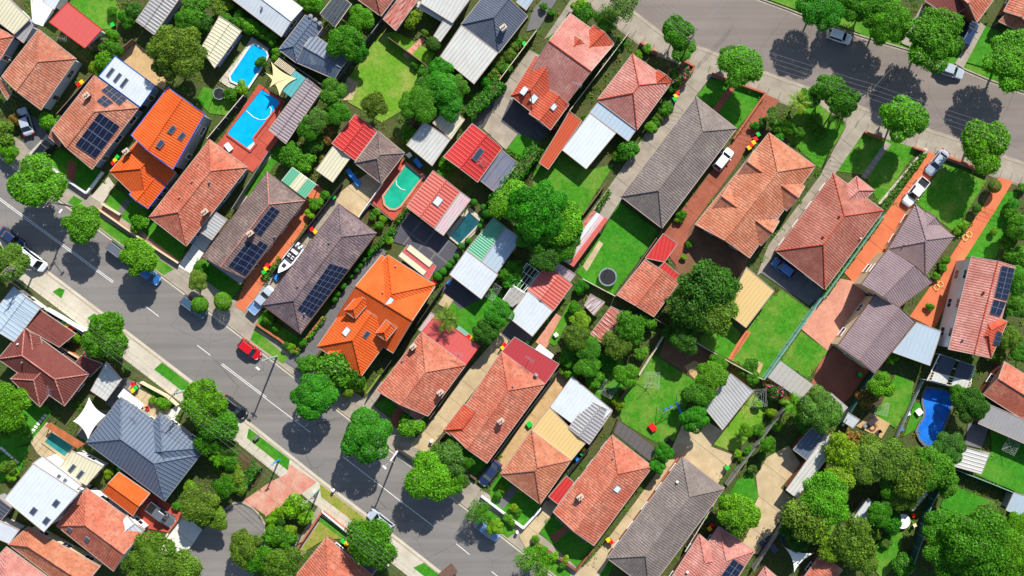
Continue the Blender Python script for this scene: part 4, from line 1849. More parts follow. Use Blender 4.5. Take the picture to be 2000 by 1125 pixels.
def mark(x0, y0, x1, y1, w=.11, off=0.0):
    a, b = W(x0, y0), W(x1, y1)
    d = (b - a).normalized()
    n = Vector((-d.y, d.x, 0))
    m = MB()
    q = [a + n * (off - w / 2), b + n * (off - w / 2), b + n * (off + w / 2), a + n * (off + w / 2)]
    m.poly(q, 0, (0, 0, 1))
    o = m.build("road_marking", [MT['paint_white']], loc=(0, 0, .006))
    o["kind"] = "structure"


for off in (-.13, .13):
    mark(-90, 320, 16, 401, .1, off)
    mark(16, 401, 120, 477, .1, off)
    mark(120, 477, 221, 551, .1, off)
    mark(433, 711, 520, 777, .1, off)
mark(284, 598, 310, 618); mark(385, 674, 411, 694); mark(520, 777, 607, 843, .1, -.13)
mark(670, 892, 780, 977); mark(780, 977, 848, 1029); mark(891, 1062, 917, 1083)
mark(960, 1116, 990, 1140)

# cul-de-sac at the foot of the picture
CS = "446,990 458,982 474,981 492,990 508,1006 518,1025 518,1060 505,1092 480,1180 300,1180 352,1095 396,1036 428,1004"
patch("road", CS, "asphalt")
m_ = MB()
Q_ = [Vector((p.x, p.y, 0)) for p in pts("428,1004 446,990 458,982 474,981 492,990 508,1006 518,1025 518,1060 505,1092", GZ)]
for a_, b_ in zip(Q_, Q_[1:]):
    m_.bar(a_ + Vector((0, 0, GZ + .17)), b_ + Vector((0, 0, GZ + .17)), .3, .16)
m_.build("kerb", [MT['kerb']])["kind"] = "structure"

L_ = lambda s, m='grass': patch("lawn", s, m)
D_ = lambda s, m='concrete', size=3.2, **k: slabs("driveway", s, m, size, **k)
# verge lawns along the main street
for s_ in ("132,396 144,382 162,392 148,404", "186,418 262,464 252,488 196,448", "262,492 312,506 340,526 318,538", "489,664 497,642 567,702 552,711",
           "924,1000 938,984 962,1000 1010,1038 990,1052", "1020,1074 1034,1057 1116,1117 1108,1140"):
    L_(s_, 'grass')
for s_ in ("99,572 116,562 127,566 118,588", "166,624 184,612 204,624 180,640", "300,722 316,708 381,754 351,764", "486,836 566,897 562,924 480,866", "802,1110 828,1098 870,1128 840,1148"):
    L_(s_, 'grass_lush')
L_("624,944 700,1002 740,1034 716,1046 628,978", 'grass_dry')
patch("path", "780,1060 802,1074 830,1098 800,1112 762,1082", "concrete_pale")
D_("566,906 618,941 586,966 520,1008 496,990 472,980 530,940 560,926", 'paving_stain', 3.4)
patch("path", "628,978 660,1000 596,1080 560,1100 552,1090 584,1050", "concrete")
# front gardens and drives, main street, far side
L_("96,318 112,290 200,334 170,378", 'grass_lush')
D_("34,326 60,296 92,262 110,276 98,300 84,318 62,344", 'concrete_pale')
patch("path", "40,262 60,225 84,236 92,262 60,296 48,282", "concrete_grey")
patch("path", "128,348 134,312 150,318 146,356", "paving_brick")
D_("178,384 212,345 224,362 200,398", 'concrete_pale')
L_("204,402 225,366 292,412 264,444", 'grass_lush')
slabs("path", "226,418 246,388 256,394 236,424", "concrete_grey", .8)
L_("270,444 294,430 364,482 349,516", 'grass_lush')
D_("348,520 392,454 414,470 372,534", 'concrete_white', 2.5)
patch("path", "456,404 522,302 534,306 470,414", "concrete_pale")
L_("474,378 545,286 557,294 490,388", 'grass_lush')
L_("384,532 398,506 480,548 446,592", 'grass_lush')
D_("460,598 478,610 540,520 604,432 642,378 616,358 590,396 520,492 480,546", 'paving_orange', 2.6)
D_("478,611 500,628 530,577 625,456 664,400 652,384 600,452 540,520", 'concrete', 3.0)
D_("652,386 682,362 744,322 760,350 722,396 702,426 662,398", 'concrete_beige', 3.6)
L_("508,610 586,662 576,688 500,640", 'grass_lush')
patch("garden_bed", "724,400 766,430 750,454 708,424", "soil")
D_("556,706 590,730 640,665 700,562 756,492 738,480 688,545 620,640", 'concrete_grey', 4.0)
L_("714,768 742,730 752,738 726,774", 'grass_pale')
D_("690,800 716,776 740,742 756,750 726,800 704,820", 'concrete')
L_("732,792 764,768 834,816 806,846", 'grass_lush')
patch("path", "770,800 790,790 778,838 762,830", "paving_brick")
D_("800,870 832,884 868,840 980,692 996,660 978,650 900,740 860,800", 'concrete_beige', 3.4)
patch("ground", "1068,756 1098,716 1118,736 1030,862 990,924 968,906", "sand")
L_("868,862 882,846 952,904 922,934 884,902", 'grass_lush')
L_("955,956 976,928 1057,988 1022,1027 962,988", 'grass_lush')
patch("path", "970,982 1000,948 1014,956 982,994", "concrete_grey")
D_("1014,1048 1034,1020 1075,970 1092,984 1045,1052 1028,1072", 'concrete_beige', 3.0)
L_("1050,1036 1090,998 1162,1068 1126,1108", 'grass_lush')
patch("path", "1074,1048 1108,1022 1116,1032 1084,1060", "paving_brick")
D_("1120,1128 1180,1062 1300,900 1326,880 1340,890 1196,1084 1160,1140", 'concrete_beige', 3.4)
patch("path", "1180,1088 1320,886 1332,890 1190,1094", "paving_orange")
L_("1140,1120 1170,1084 1200,1100 1180,1140", 'grass_lush')
# block interior: yards
L_("1520,256 1560,214 1600,204 1652,246 1602,330 1560,292", 'grass')
D_("1308,884 1332,830 1380,822 1412,842 1388,872 1436,890 1402,944 1334,892", 'concrete_beige', 4.5)
L_("1206,792 1245,735 1275,690 1332,728 1362,746 1342,790 1318,860 1280,864 1214,824", 'grass')
patch("garden_bed", "1300,658 1360,668 1428,710 1406,734 1376,714 1356,740 1288,696", "soil_red")
patch("garden_bed", "1336,716 1356,704 1378,716 1358,742", "sand")
L_("1394,868 1470,770 1502,796 1482,832 1436,884", 'grass_pale')
D_("1498,893 1540,870 1564,906 1524,953 1553,976 1526,1011 1480,1082 1440,1080 1463,1035 1474,985 1481,970 1476,930", 'concrete_beige', 4.2)
L_("1426,962 1440,938 1470,922 1481,968 1470,988 1438,980", 'grass_lush')
L_("1526,566 1580,606 1491,739 1427,702 1458,647 1504,581", 'grass')
L_("1384,642 1412,618 1446,650 1442,664 1426,702 1360,668", 'grass')
patch("path", "1456,644 1466,650 1430,704 1422,700", "paving_orange")
patch("sandpit", "1470,698 1490,711 1482,734 1454,719", "sand")
D_("1484,532 1512,494 1612,570 1580,597 1530,563", 'concrete_grey', 3.0, size2=3.0)
D_("1478,538 1500,480 1600,345 1654,244 1688,257 1632,338 1516,492 1488,532", 'concrete', 3.4)
L_("1688,260 1792,290 1718,402 1690,342 1630,334", 'grass')
slabs("path", "1730,276 1740,282 1690,350 1681,345", "concrete", .9)
slabs("path", "1806,288 1813,292 1722,404 1714,398", "concrete_pale", 1.4)
D_("1815,296 1843,312 1780,406 1735,486 1671,556 1648,532 1735,410", 'paving_orange', 3.4)
D_("1565,643 1628,542 1672,550 1702,592 1626,676 1617,686", 'paving_pink', 40)
L_("1565,647 1617,686 1577,740 1523,705", 'grass')
D_("1576,768 1600,708 1628,678 1698,722 1662,774 1640,792", 'paving_brick', 40)
D_("1950,346 1978,354 1941,415 1881,510 1849,590 1825,642 1776,618 1830,540 1870,480 1930,385", 'paving_orange', 6.5)
L_("1843,316 1927,352 1863,453 1790,398", 'grass')
L_("1956,376 1989,374 1944,504 1878,502", 'grass_lush')
L_("1388,154 1429,160 1394,212 1360,188", 'grass_lush')
slabs("path", "1428,162 1440,167 1402,220 1392,213", "paving_brick", .8)
L_("1441,168 1494,184 1460,228 1438,252 1402,220", 'grass_lush')
D_("1494,184 1522,196 1430,335 1323,479 1295,458 1400,320 1440,262", 'paving_terra', 6.0)
D_("1355,132 1391,146 1345,206 1216,386 1180,440 1150,420 1200,350 1260,262 1310,190", 'concrete', 4.0)
patch("path", "1296,458 1326,480 1352,440 1400,372 1380,360", "paving_terra")
L_("1044,332 1100,294 1150,332 1200,320 1134,425 1062,404 1040,362", 'grass')
L_("1210,395 1292,455 1258,496 1198,575 1150,556 1126,532 1182,446", 'grass_lush')
patch("path", "1138,520 1170,470 1178,476 1146,530", "concrete_beige")
patch("ground", "1352,438 1462,505 1448,536 1380,564 1316,532 1330,488", "soil_red")
patch("path", "1322,520 1350,440 1340,436 1306,500", "paving_terra")
D_("960,222 972,180 998,191 978,238 1011,262 988,293 944,252", 'concrete', 4.0)
slabs("courtyard", "998,192 1078,256 1052,278 1011,262 978,238", "paving_dark", .8, size2=.8)
patch("path", "912,236 960,170 974,180 950,240 926,262", "paving_dark")
D_("1034,98 1062,112 1000,196 975,180", 'concrete', 3.0)
D_("1062,78 1120,-8 1138,0 1090,60", 'concrete', 3.0)
L_("1066,72 1118,-6 1126,-2 1074,78", 'grass_lush')
L_("1040,100 1047,105 1031,128 1024,122", 'grass_lush')
L_("1010,264 1028,242 1066,264 1050,282 1022,312 990,292", 'grass_lush')
D_("1028,62 1040,20 1075,-20 1100,-20 1052,56", 'concrete_grey', 4.0)
L_("670,168 742,66 772,62 850,104 832,138 798,190 786,216 745,240 702,212 680,200", 'grass_pale')
slabs("path", "660,196 680,150 700,162 688,196", "concrete_beige", 1.0, size2=1.0)
slabs("path", "786,108 824,72 832,78 796,116", "paving_pink", .8)
L_("135,5 150,-10 226,0 237,25 218,56 202,58", 'grass')
patch("ground", "262,80 300,110 326,150 322,178 303,166 228,110", "sand")
patch("path", "60,0 100,0 106,24 84,52 64,44", "concrete_white")
L_("384,195 398,170 440,180 462,200 446,226 410,222", 'grass')
slabs("courtyard", "428,158 478,96 492,72 526,96 510,140 486,176 460,180", "concrete_pale", 1.2, size2=1.2)
slabs("courtyard", "506,164 557,198 530,252 546,272 520,306 494,337 423,282 440,262", "paving_red", 2.4, size2=2.4)
slabs("courtyard", "784,308 836,345 792,412 772,433 720,392 745,358", "paving_red", 2.4, size2=2.4)
slabs("courtyard", "760,470 796,414 866,460 902,490 850,534 800,482", "paving_dark", 2.7, size2=2.7, gap=.34, jmat='concrete_grey')
slabs("courtyard", "872,456 916,404 948,432 900,486", "concrete_pale", 1.2, size2=1.2)
L_("874,596 905,570 976,560 986,590 931,666 895,640", 'grass_lush')
D_("856,594 868,574 886,586 874,604", 'concrete_beige', 1.6)
patch("courtyard", "862,568 880,540 940,584 900,604", "paving_dark")
patch("courtyard", "978,652 1002,622 1042,656 1020,688", "concrete_grey")
patch("courtyard", "1046,668 1086,612 1102,622 1064,684", "paving_pink")
L_("1096,620 1112,590 1124,600 1084,676 1070,668", 'grass')
L_("1142,760 1160,730 1216,700 1226,744 1190,790", 'grass')
# lower left
L_("-10,752 30,756 104,802 62,862 -10,890", 'grass_lush')
L_("-10,900 20,876 60,870 40,920 -10,950", 'grass_lush')
for i_ in range(8):
    slabs("stepping_stone", "%d,%d %d,%d %d,%d %d,%d" % tuple(int(v) for k_ in ((0, 0), (6, 3), (3, 7), (-3, 4)) for v in (88 - i_ * 4.6 + k_[0], 808 + i_ * 5.6 + k_[1])), "concrete_white", 5)
for i_ in range(7):
    slabs("stepping_stone", "%d,%d %d,%d %d,%d %d,%d" % tuple(int(v) for k_ in ((0, 0), (5, 3), (2, 7), (-3, 4)) for v in (3 + i_ * 5.2 + k_[0], 872 + i_ * 4.6 + k_[1])), "concrete_white", 5)
slabs("courtyard", "60,862 92,824 108,836 140,880 112,914 74,886", "concrete_beige", 1.0, size2=1.0)
D_("262,1010 300,958 357,1004 331,1040 290,1032", 'paving_red', 2.4)
D_("358,1002 396,1034 372,1070 320,1088 298,1085 331,1038", 'concrete_white', 3.0)
L_("262,1112 288,1040 300,1074", 'grass_lush')
L_("352,1060 371,1074 342,1102 314,1090", 'grass_lush')
slabs("path", "282,1048 292,1036 304,1062 300,1074", "paving_red", 1.0)
slabs("courtyard", "236,776 262,744 350,810 318,816 300,820", "concrete_beige", 1.6, size2=1.6)
L_("276,760 290,754 340,790 330,800 300,780", 'grass_lush')
D_("206,786 240,738 278,748 246,776 224,802", 'concrete_grey', 3.0)
slabs("path", "326,808 346,790 354,798 338,826", "concrete_white", .7)
patch("courtyard", "150,850 180,800 220,800 172,862", "concrete_grey")
L_("580,1086 630,1012 690,1052 636,1052", 'grass_dry')
L_("628,1008 690,1050 676,1058 622,1016", 'grass')
patch("ground", "430,920 476,884 520,910 500,950 440,960", "soil")
# lower right
L_("1704,808 1724,780 1748,731 1784,745 1776,794 1748,836", 'grass')
patch("ground", "1699,805 1738,827 1721,856 1672,832", "sand")
L_("1786,784 1802,790 1804,815 1788,839 1764,852", 'grass_lush')
patch("courtyard", "1890,826 1930,834 1916,876 1884,868", "concrete_grey")
L_("1934,838 2012,862 2012,972 1904,926 1936,880", 'grass_lush')
L_("1836,990 1850,950 1866,950 1942,980 1936,1012 1872,1004", 'grass_lush')
L_("1720,1050 1762,1038 1756,1100 1722,1130 1690,1092", 'grass')
L_("1632,993 1644,998 1622,1046 1610,1040", 'grass')
patch("garden_bed", "1700,760 1748,730 1720,790 1690,812", "soil")
# across the top road
L_("1480,-8 1520,-30 1640,-10 1700,20 1680,66 1540,14", 'grass')
D_("1758,84 1800,10 1812,14 1776,92", 'concrete', 3.0)
D_("1864,124 1900,66 1914,44 1924,52 1880,134", 'concrete', 3.0)
L_("1880,120 1900,80 1960,100 1950,140", 'grass_lush')
L_("1896,86 1920,50 1976,72 1960,110", 'grass_lush')


def motif(px, py, k=1.0):
    """two interlocked yellow squares set flat into the orange drive"""
    c = W(px, py, GZ)
    m = MB()
    for ox, oy in ((-.28, -.22), (.28, .22)):
        s = .5
        a = [Vector((c.x + ox + math.cos(t) * s * 1.2, c.y + oy + math.sin(t) * s * 1.2, 0)) for t in [.66 + math.pi / 4 + k2 * math.pi / 2 for k2 in range(4)]]
        for i in range(4):
            p, q = a[i], a[(i + 1) % 4]
            d = (q - p).normalized() * .06
            n = Vector((-d.y, d.x, 0))
            m.poly([p - d + n, q + d + n, q + d - n, p - d - n], 0, (0, 0, 1))
    o = m.build("paving_motif", [MT['mark_yellow']], loc=(0, 0, GZ + .24))
    o["kind"] = "structure"


motif(1888, 461); motif(1832, 558)

# ------------------------------------------------------------------ houses and sheds
TW = dict(z=5.7)


def house(nick, label, wall, blocks, **k):
    return Building(k.pop('name', 'house'), label, k.pop('cat', 'house'), nick, wall, blocks, **k)


def shed(nick, label, wall, blocks, **k):
    k.setdefault('z', 2.4); k.setdefault('pitch', 10); k.setdefault('windows', False)
    return Building(k.pop('name', 'shed'), label, k.pop('cat', 'shed'), nick, wall, blocks, **k)


def carport(nick, label, blocks, **k):
    k.setdefault('z', 2.4); k.setdefault('pitch', 8)
    return Building(k.pop('name', 'carport'), label, k.pop('cat', 'carport'), nick, 'wall_white', blocks, posts=True, **k)


h = house("the white-walled clay house", "clay tiled house with coral flat rear roof and tall white side wall", 'wall_white', [
    ('GH', 't_clay', "3,149 80,215 149,115 75,57", dict(z=3.4)), ('S', 'm_coral', "96,43 166,94 201,58 133,5", dict(z=3.2, rise=.2, trim='trim_red')),
    ('S', 't_clay', "-14,148 14,196 24,184 2,152", dict(z=2.6, nowall=1, posts=1))], z=3.2, pitch=20)
h.antenna(130, 80).vent(20, 118)
house("the cream ribbed roof", "cream ribbed metal roof over an orange tiled cottage at the corner", 'wall_blue', [
    ('S', 'm_cream', "-60,0 28,67 60,38 -20,-40", dict(z=3.3, rise=.2)), ('S', 'm_grey', "27,69 46,84 66,52 58,40", dict(z=2.8, rise=.15)),
    ('HH', 't_coral', "-70,120 -20,150 28,71 -30,40", dict(z=3.0))])
shed("the pale ribbed garage", "pale ribbed metal roofed garage behind the cream ribbed roof", 'wall_white', [('S', 'm_white', "84,4 106,19 136,-28 112,-44", dict(z=2.7))])
h = house("the house with white extension", "clay house with solar panels and white flat extension with three slot skylights", 'wall_blue', [
    ('GH', 't_clay', "101,253 180,331 271,211 184,147", dict(z=3.3)), ('S', 'm_white', "193,149 274,209 304,168 226,110", dict(z=3.2, rise=.15, trim='trim_blue')),
    ('S', 't_peach', "95,268 116,286 122,276 102,256", dict(z=2.5, nowall=1))], z=3.2, pitch=22)
h.solar("212,167 248,194 234,207 198,177", 4, 2).solar("203,186 222,201 206,210 189,198", 2, 2)
h.solar("195,219 234,246 186,310 147,283", 4, 4).chimney(170, 187)
for p_ in ((216, 142), (230, 152), (243, 162)):
    h.skylight(*p_, w=.4, l=1.5, mat='skylight')
h = house("the blue-guttered orange house", "two storey orange tiled house with blue gutters and three skylights", 'wall_grey', [
    ('GG', 't_orange', "256,264 338,331 400,222 328,170", dict(z=5.2, trim='trim_blue')), ('HG', 't_orange', "214,335 289,408 344,337 268,274", dict(z=2.9)),
    ('GG', 't_orange', "252,380 289,408 325,362 290,332", dict(z=2.95, trim='trim_blue'))], z=2.9, pitch=24)
for p_ in ((336, 253), (355, 266), (313, 281)):
    h.skylight(*p_, w=.6, l=1.1)
h.chimney(247, 296)
h = house("the chimneyed coral house", "coral tiled hip roof house with white vents and a pool deck behind", 'wall_blue', [('HH', 't_coral', "291,424 364,481 484,327 409,272")], z=3.1)
h.chimney(401, 414).vent(376, 354, .2).vent(351, 385, .2).vent(410, 356, .2).vent(388, 320, .12)
carport("the corrugated carport", "grey corrugated carport beside the chimneyed coral house", [('S', 'm_corr', "392,454 414,469 445,429 420,413", dict(rise=.2, turn=1))])
h = house("the brown twin-array house", "weathered brown tiled house with two solar arrays and pale hips", 'wall_grey', [
    ('GH', 't_brown', "395,501 479,544 596,392 522,335", dict(capmat='t_pink', trim='trim_brown')), ('S', 'm_grey', "404,510 470,556 479,545 412,500", dict(z=2.4, nowall=1, posts=1))], z=3.0, trim='trim_brown')
h.solar("531,402 547,412 509,461 493,450", 2, 6).solar("484,470 504,480 464,529 446,519", 2, 5).solar("508,469 524,479 480,538 464,528", 2, 6).chimney(489, 456).vent(537, 462)
slatroof("571,327 617,360 595,387 550,353", 2.5, "green and cream striped patio awning behind the brown twin-array house", "the green striped awning", 3, ['m_green', 'm_cream', 'm_green'], 'trim_white', gap=.01, name='patio_awning', cat='awning')
h = house("the speckled solar house", "speckled grey brown tiled house with one long solar array", 'wall_brick', [('HH', 't_speck', "513,596 587,652 736,455 662,398")], z=2.9, trim='trim_brown')
h.solar("644,514 681,525 608,619 581,604", 4, 9).vent(643, 474).vent(582, 559).vent(595, 613, .2)
h = house("the dormered orange house", "bright orange tiled house with dormers, gables and a pyramid rear roof", 'wall_brick', [
    ('HG', 't_orange', "619,677 706,735 776,640 684,583", dict(capmat='t_orange')), ('GG', 't_orange', "745,498 656,619 768,690 850,560", dict(pitch=25)),
    ('GH', 't_orange', "704,560 806,628 850,556 757,497", dict(z=3.2, pitch=28)), ('S', 'm_coral', "778,502 838,546 852,520 796,478", dict(z=2.5, rise=.1)),
    ('HG', 't_orange', "672,606 694,623 722,590 700,574", dict(z=4.9, pitch=30, nowall=1)), ('HG', 't_orange', "733,651 754,666 776,640 754,624", dict(z=4.8, pitch=30, nowall=1)),
    ('GG', 't_orange', "640,690 668,709 690,680 664,662", dict(z=3.2, pitch=25))], z=2.9, pitch=27)
h.skylight(677, 648, mat='skylight_pale').skylight(716, 653, w=.6, l=1.0).skylight(760, 590, w=.7, l=1.4, mat='skylight_pale').vent(773, 520).vent(748, 571)
h.skylight(806, 515, w=.8, l=5.0, mat='trim_cream', ax=(.785, -.62)).skylight(820, 500, w=.9, l=4.6, mat='trim_cream', ax=(.785, -.62))
h = house("the coral house with palm", "coral tiled house with flat coral rear roof and white strip awning", 'wall_brick', [
    ('GH', 't_coral', "735,763 836,813 910,713 823,648"), ('S', 'm_coral', "823,649 910,713 937,676 851,615", dict(z=2.8, rise=.15, trim='trim_red')),
    ('S', 'm_pinkstripe', "817,644 825,648 851,615 842,610", dict(z=2.5, nowall=1, posts=1)), ('S', 't_brick', "766,784 818,822 834,808 782,782", dict(z=2.4, nowall=1, posts=1))], z=2.9)
h.chimney(807, 677).chimney(860, 766).antenna(897, 690).vent(786, 704)
h = house("the long coral house", "long coral tiled house with a hip bay and flat maroon rear roof", 'wall_brick', [
    ('GH', 't_coral', "876,842 951,905 1065,750 979,686"), ('HG', 't_redclay', "866,840 909,873 952,815 906,788", dict(z=2.95)),
    ('S', 'm_maroon', "980,687 1065,750 1092,711 1005,658", dict(z=2.8, rise=.15))], z=2.9)
h.chimney(978, 822).dish(1046, 732).antenna(1034, 700).vent(1002, 754)
h = house("the brown pyramid house", "brown orange pyramid tiled house joined to tan and white flat roofs", 'wall_brick', [
    ('HH', 't_peach', "977,926 1055,985 1116,899 1038,840", dict(capmat='t_brick')), ('S', 'm_tan', "1039,840 1116,899 1143,866 1074,795", dict(z=2.7, rise=.1)),
    ('S', 'm_white', "1074,795 1148,850 1196,801 1117,735", dict(z=2.8, rise=.2)), ('GG', 'm_grey', "1110,836 1151,868 1196,804 1150,782", dict(z=2.85, pitch=8))], z=2.9)
carport("the red side carport", "small bright red flat carport beside the brown pyramid house", [('S', 'm_red', "1071,970 1090,985 1121,942 1106,929", dict(rise=.1))])
h = house("the red coral house", "bright coral red tiled house with a dark patio roof behind", 'wall_brick', [('GH', 't_coral', "1080,1000 1160,1066 1275,911 1195,849"), ('S', 't_darkred', "1086,1012 1146,1060 1156,1050 1096,1002", dict(z=2.4, nowall=1, posts=1))], z=2.9)
h.skylight(1205, 955, w=.9, l=.9, mat='skylight_pale').chimney(1133, 970).vent(1197, 894)
slatroof("1199,845 1269,900 1284,878 1209,822", 2.5, "smoky translucent patio roof behind the red coral house", "the smoky patio roof", 8, 'poly_smoke', 'trim_brown', gap=.06)
h = house("the long grey hip house", "long grey brown hip roof house beside a beige concrete yard", 'wall_brick', [('HH', 't_grey', "1185,1090 1268,1152 1415,955 1332,892")], z=2.9)
h.vent(1322, 941, .25, mat='trim_white')
h = house("the pink tiled house", "pale pink tiled house with solar panels at the foot of the picture", 'wall_brick', [
    ('GH', 't_pink', "1300,1180 1390,1210 1474,1076 1404,1028"), ('HH', 't_pink', "1290,1160 1345,1195 1420,1090 1366,1043", dict(z=3.0))], z=2.9)
h.solar("1431,1091 1453,1105 1424,1150 1400,1134", 2, 4).vent(1342, 1117, .25, mat='trim_white')

# sheds and houses behind, upper left block
h = house("the white gabled house", "long white metal gabled roof among trees at the top", 'wall_blue', [('GG', 'm_white', "472,-76 430,-19 550,72 592,16")], z=3.0, pitch=14)
h.vent(512, 15, .25)
h = house("the blue cross-gabled house", "blue grey metal cross gabled house beside the big pale lawn", 'wall_blue', [
    ('GG', 'm_blue', "612,66 578,122 654,155 681,115", dict(pitch=20)), ('HG', 'm_blue', "544,97 580,124 631,53 596,29", dict(pitch=22))], z=2.9)
h.antenna(614, 122).vent(607, 33, .4, .5).vent(616, 40, .4, .5).vent(625, 47, .4, .5)
shed("the mauve pool shed", "long mauve grey corrugated shed beside the big blue pool", 'wall_grey', [('GG', 'm_mauve', "525,253 558,281 628,176 600,153")], z=2.6)
slatroof("550,176 569,190 597,153 576,138", 2.5, "teal translucent patio roof against the mauve pool shed", "the teal patio roof", 3, 'poly_teal', 'steel', gap=.04)
slatroof("535,124 568,147 577,136 545,113", 2.3, "cream slatted pergola behind the star shaped shade sail", None, 14, 'trim_cream', 'timber', gap=.45)
shed("the cream pool garage", "cream ribbed metal garage beside the white decked pool", 'wall_blue', [('GG', 'm_cream', "393,93 419,133 472,60 429,31")], z=2.6, windows=True)
shed("the grey top garage", "light grey ribbed garage with a blue side wall at the top", 'wall_blue', [('GG', 'm_grey', "265,41 301,68 352,-5 316,-32")], z=2.7)
slatroof("625,26 654,53 686,8 658,-14", 2.6, "dark panelled pergola roof with cream battens at the top", "the dark panelled pergola", 8, 'm_charcoal', 'trim_cream', gap=.2)
house("the brown corner roof", "brown orange hip tiled roof cut by the top of the picture", 'wall_blue', [('HH', 't_brick', "672,-20 744,32 792,-32 720,-84")], z=3.0)
shed("the rusty red shed", "rusty red corrugated shed roof behind the big pale lawn", 'wall_grey', [('S', 'm_rust', "748,37 773,60 818,0 792,-20", dict(turn=0))], z=2.6)
shed("the beige lean-to", "beige ribbed metal roof with a lower lean-to beside the slate house", 'wall_grey', [('S', 'm_offwhite', "820,5 884,45 925,-10 860,-52", dict(z=2.9)), ('S', 'm_offwhite', "847,70 860,82 886,47 869,36", dict(z=2.3))])
slatroof("812,12 870,46 876,40 818,2", 2.3, "narrow beige verandah awning below the beige lean-to", None, 6, 'm_offwhite', 'trim_cream', gap=.03)
h = house("the slate house", "dark slate tiled house with a white ribbed rear roof", 'wall_grey', [('HG', 't_slate', "900,48 974,104 1031,31 957,-24"), ('S', 'm_offwhite', "860,110 926,164 973,104 901,50", dict(z=2.8, rise=.3, turn=0))], z=3.0)
h.chimney(983, 54, mat='wall_white')
shed(None, "blue grey shed roof behind the slate house at the top edge", 'wall_grey', [('S', 'm_ltblue', "1008,4 1028,20 1046,-6 1026,-22")])
h = house("the red stepped house", "red tiled house stepped in several gables with pink upper roof", 'wall_brick', [
    ('GG', 't_pink', "1114,26 1028,150 1104,206 1199,87", dict(z=3.0, pitch=22, capmat='t_redclay')), ('HG', 't_redclay', "997,187 1040,221 1098,150 1046,108", dict(z=3.05, pitch=25)),
    ('GG', 't_redclay', "1033,222 1075,254 1112,204 1072,174", dict(z=3.1, pitch=25)), ('GG', 't_redclay', "1112,98 1154,130 1199,84 1160,48", dict(z=3.2, pitch=24)), ('GG', 't_redclay', "1108,88 1128,104 1142,86 1122,70", dict(z=4.2, pitch=28))], z=3.0)
h.skylight(1024, 178, mat='skylight_pale').skylight(1042, 193, mat='skylight_pale').skylight(1081, 209, mat='skylight_pale', w=.7, l=.9).antenna(1126, 168)
h = house("the red pyramid house", "red tiled pyramid house with grey and white metal rear roofs", 'wall_brick', [
    ('HH', 't_pink', "1166,195 1244,254 1313,160 1235,105", dict(capmat='t_redclay')), ('S', 'm_ltblue', "1152,219 1227,276 1242,254 1169,198", dict(z=2.6, rise=.15)), ('S', 'm_white', "1098,293 1145,330 1203,260 1152,221", dict(z=2.4, rise=.2)),
    ('GG', 't_redclay', "1262,158 1290,178 1316,160 1284,136", dict(z=3.0))], z=2.9)
shed("the long orange shed", "long narrow orange red corrugated shed roof", 'wall_brick', [('S', 'm_orange', "1053,318 1071,331 1136,237 1112,218")], z=2.3)
h = house("the long grey tiled house", "long grey tiled hip house beside the terracotta drive", 'wall_brick', [('HH', 't_grey', "1212,384 1293,446 1439,251 1359,188")], z=3.0)
h = house("the peach gabled house", "peach tiled house with four small side gables", 'wall_brick', [
    ('GH', 't_peach', "1357,438 1464,504 1593,324 1502,259"), ('GG', 't_peach', "1472,294 1440,342 1482,372 1514,324", dict(z=3.0, pitch=26)), ('GG', 't_peach', "1425,360 1388,410 1428,438 1464,390", dict(z=3.0, pitch=26)),
    ('GG', 't_peach', "1490,408 1455,456 1487,480 1522,432", dict(z=3.0, pitch=26)), ('GG', 't_peach', "1540,340 1505,388 1537,412 1572,364", dict(z=3.0, pitch=26))], z=2.9)
h.antenna(1507, 426)
h = house("the red-brown tiled house", "red brown tiled hip house with a small front hip wing", 'wall_brick', [('HH', 't_brick', "1514,490 1611,566 1726,411 1627,338", dict(capmat='t_redclay')), ('GH', 't_pink', "1632,380 1668,407 1709,372 1673,344", dict(z=3.0))], z=2.9)
h.vent(1639, 422, .22, mat='t_redclay').vent(1607, 462, .22, mat='t_redclay').vent(1680, 466, mat='trim_white')
h = house("the two-storey mauve house", "large two storey mauve tiled house in three stepped gabled blocks", 'wall_cream', [
    ('HH', 't_mauve', "1735,485 1808,540 1864,462 1788,398", dict(z=3.4)), ('GG', 't_mauve', "1682,555 1752,603 1822,551 1735,485", dict(z=5.4, pitch=20)),
    ('GG', 't_mauve', "1636,675 1708,730 1787,628 1712,572", dict(z=5.0, pitch=20)), ('HG', 't_mauve', "1775,452 1802,470 1838,436 1810,412", dict(z=3.5))], z=3.4, trim='trim_brown')
h.vent(1765, 478, .15)
house("the flat pale-blue roof", "flat pale blue metal roof behind the mauve house", 'wall_grey', [('S', 'm_ltblue', "1743,688 1816,714 1838,647 1790,629", dict(z=2.7, rise=.15))], name='garage', cat='garage')
h = house("the red solar house", "two storey red tiled house with white side wall and a long solar strip", 'wall_white', [
    ('GG', 't_pink', "1852,682 1936,700 1983,520 1897,501", dict(z=5.6, pitch=22, capmat='t_redclay')), ('HH', 't_redclay', "1886,664 1936,698 1968,628 1914,606", dict(z=5.7, pitch=26))], z=5.6)
h.solar("1955,519 1981,524 1966,586 1941,580", 2, 6).solar("1940,584 1964,590 1952,618 1932,612", 2, 2).solar("1946,646 1956,650 1950,676 1938,672", 1, 3).vent(1921, 570, .25, mat='t_redclay').vent(1880, 663, .2)
slatroof("1836,692 1906,716 1890,764 1811,743", 2.8, "white framed patio with two dark blue retractable awnings", "the awninged patio", 2, 'm_charcoal', 'trim_white', gap=.2, name='patio', cat='patio')
slatroof("1820,726 1898,746 1892,762 1814,742", 2.95, "tan pleated awning ends on the white framed patio", None, 2, 'm_offwhite', 'trim_cream', gap=.24, name='patio_awning', cat='awning', posts=False)
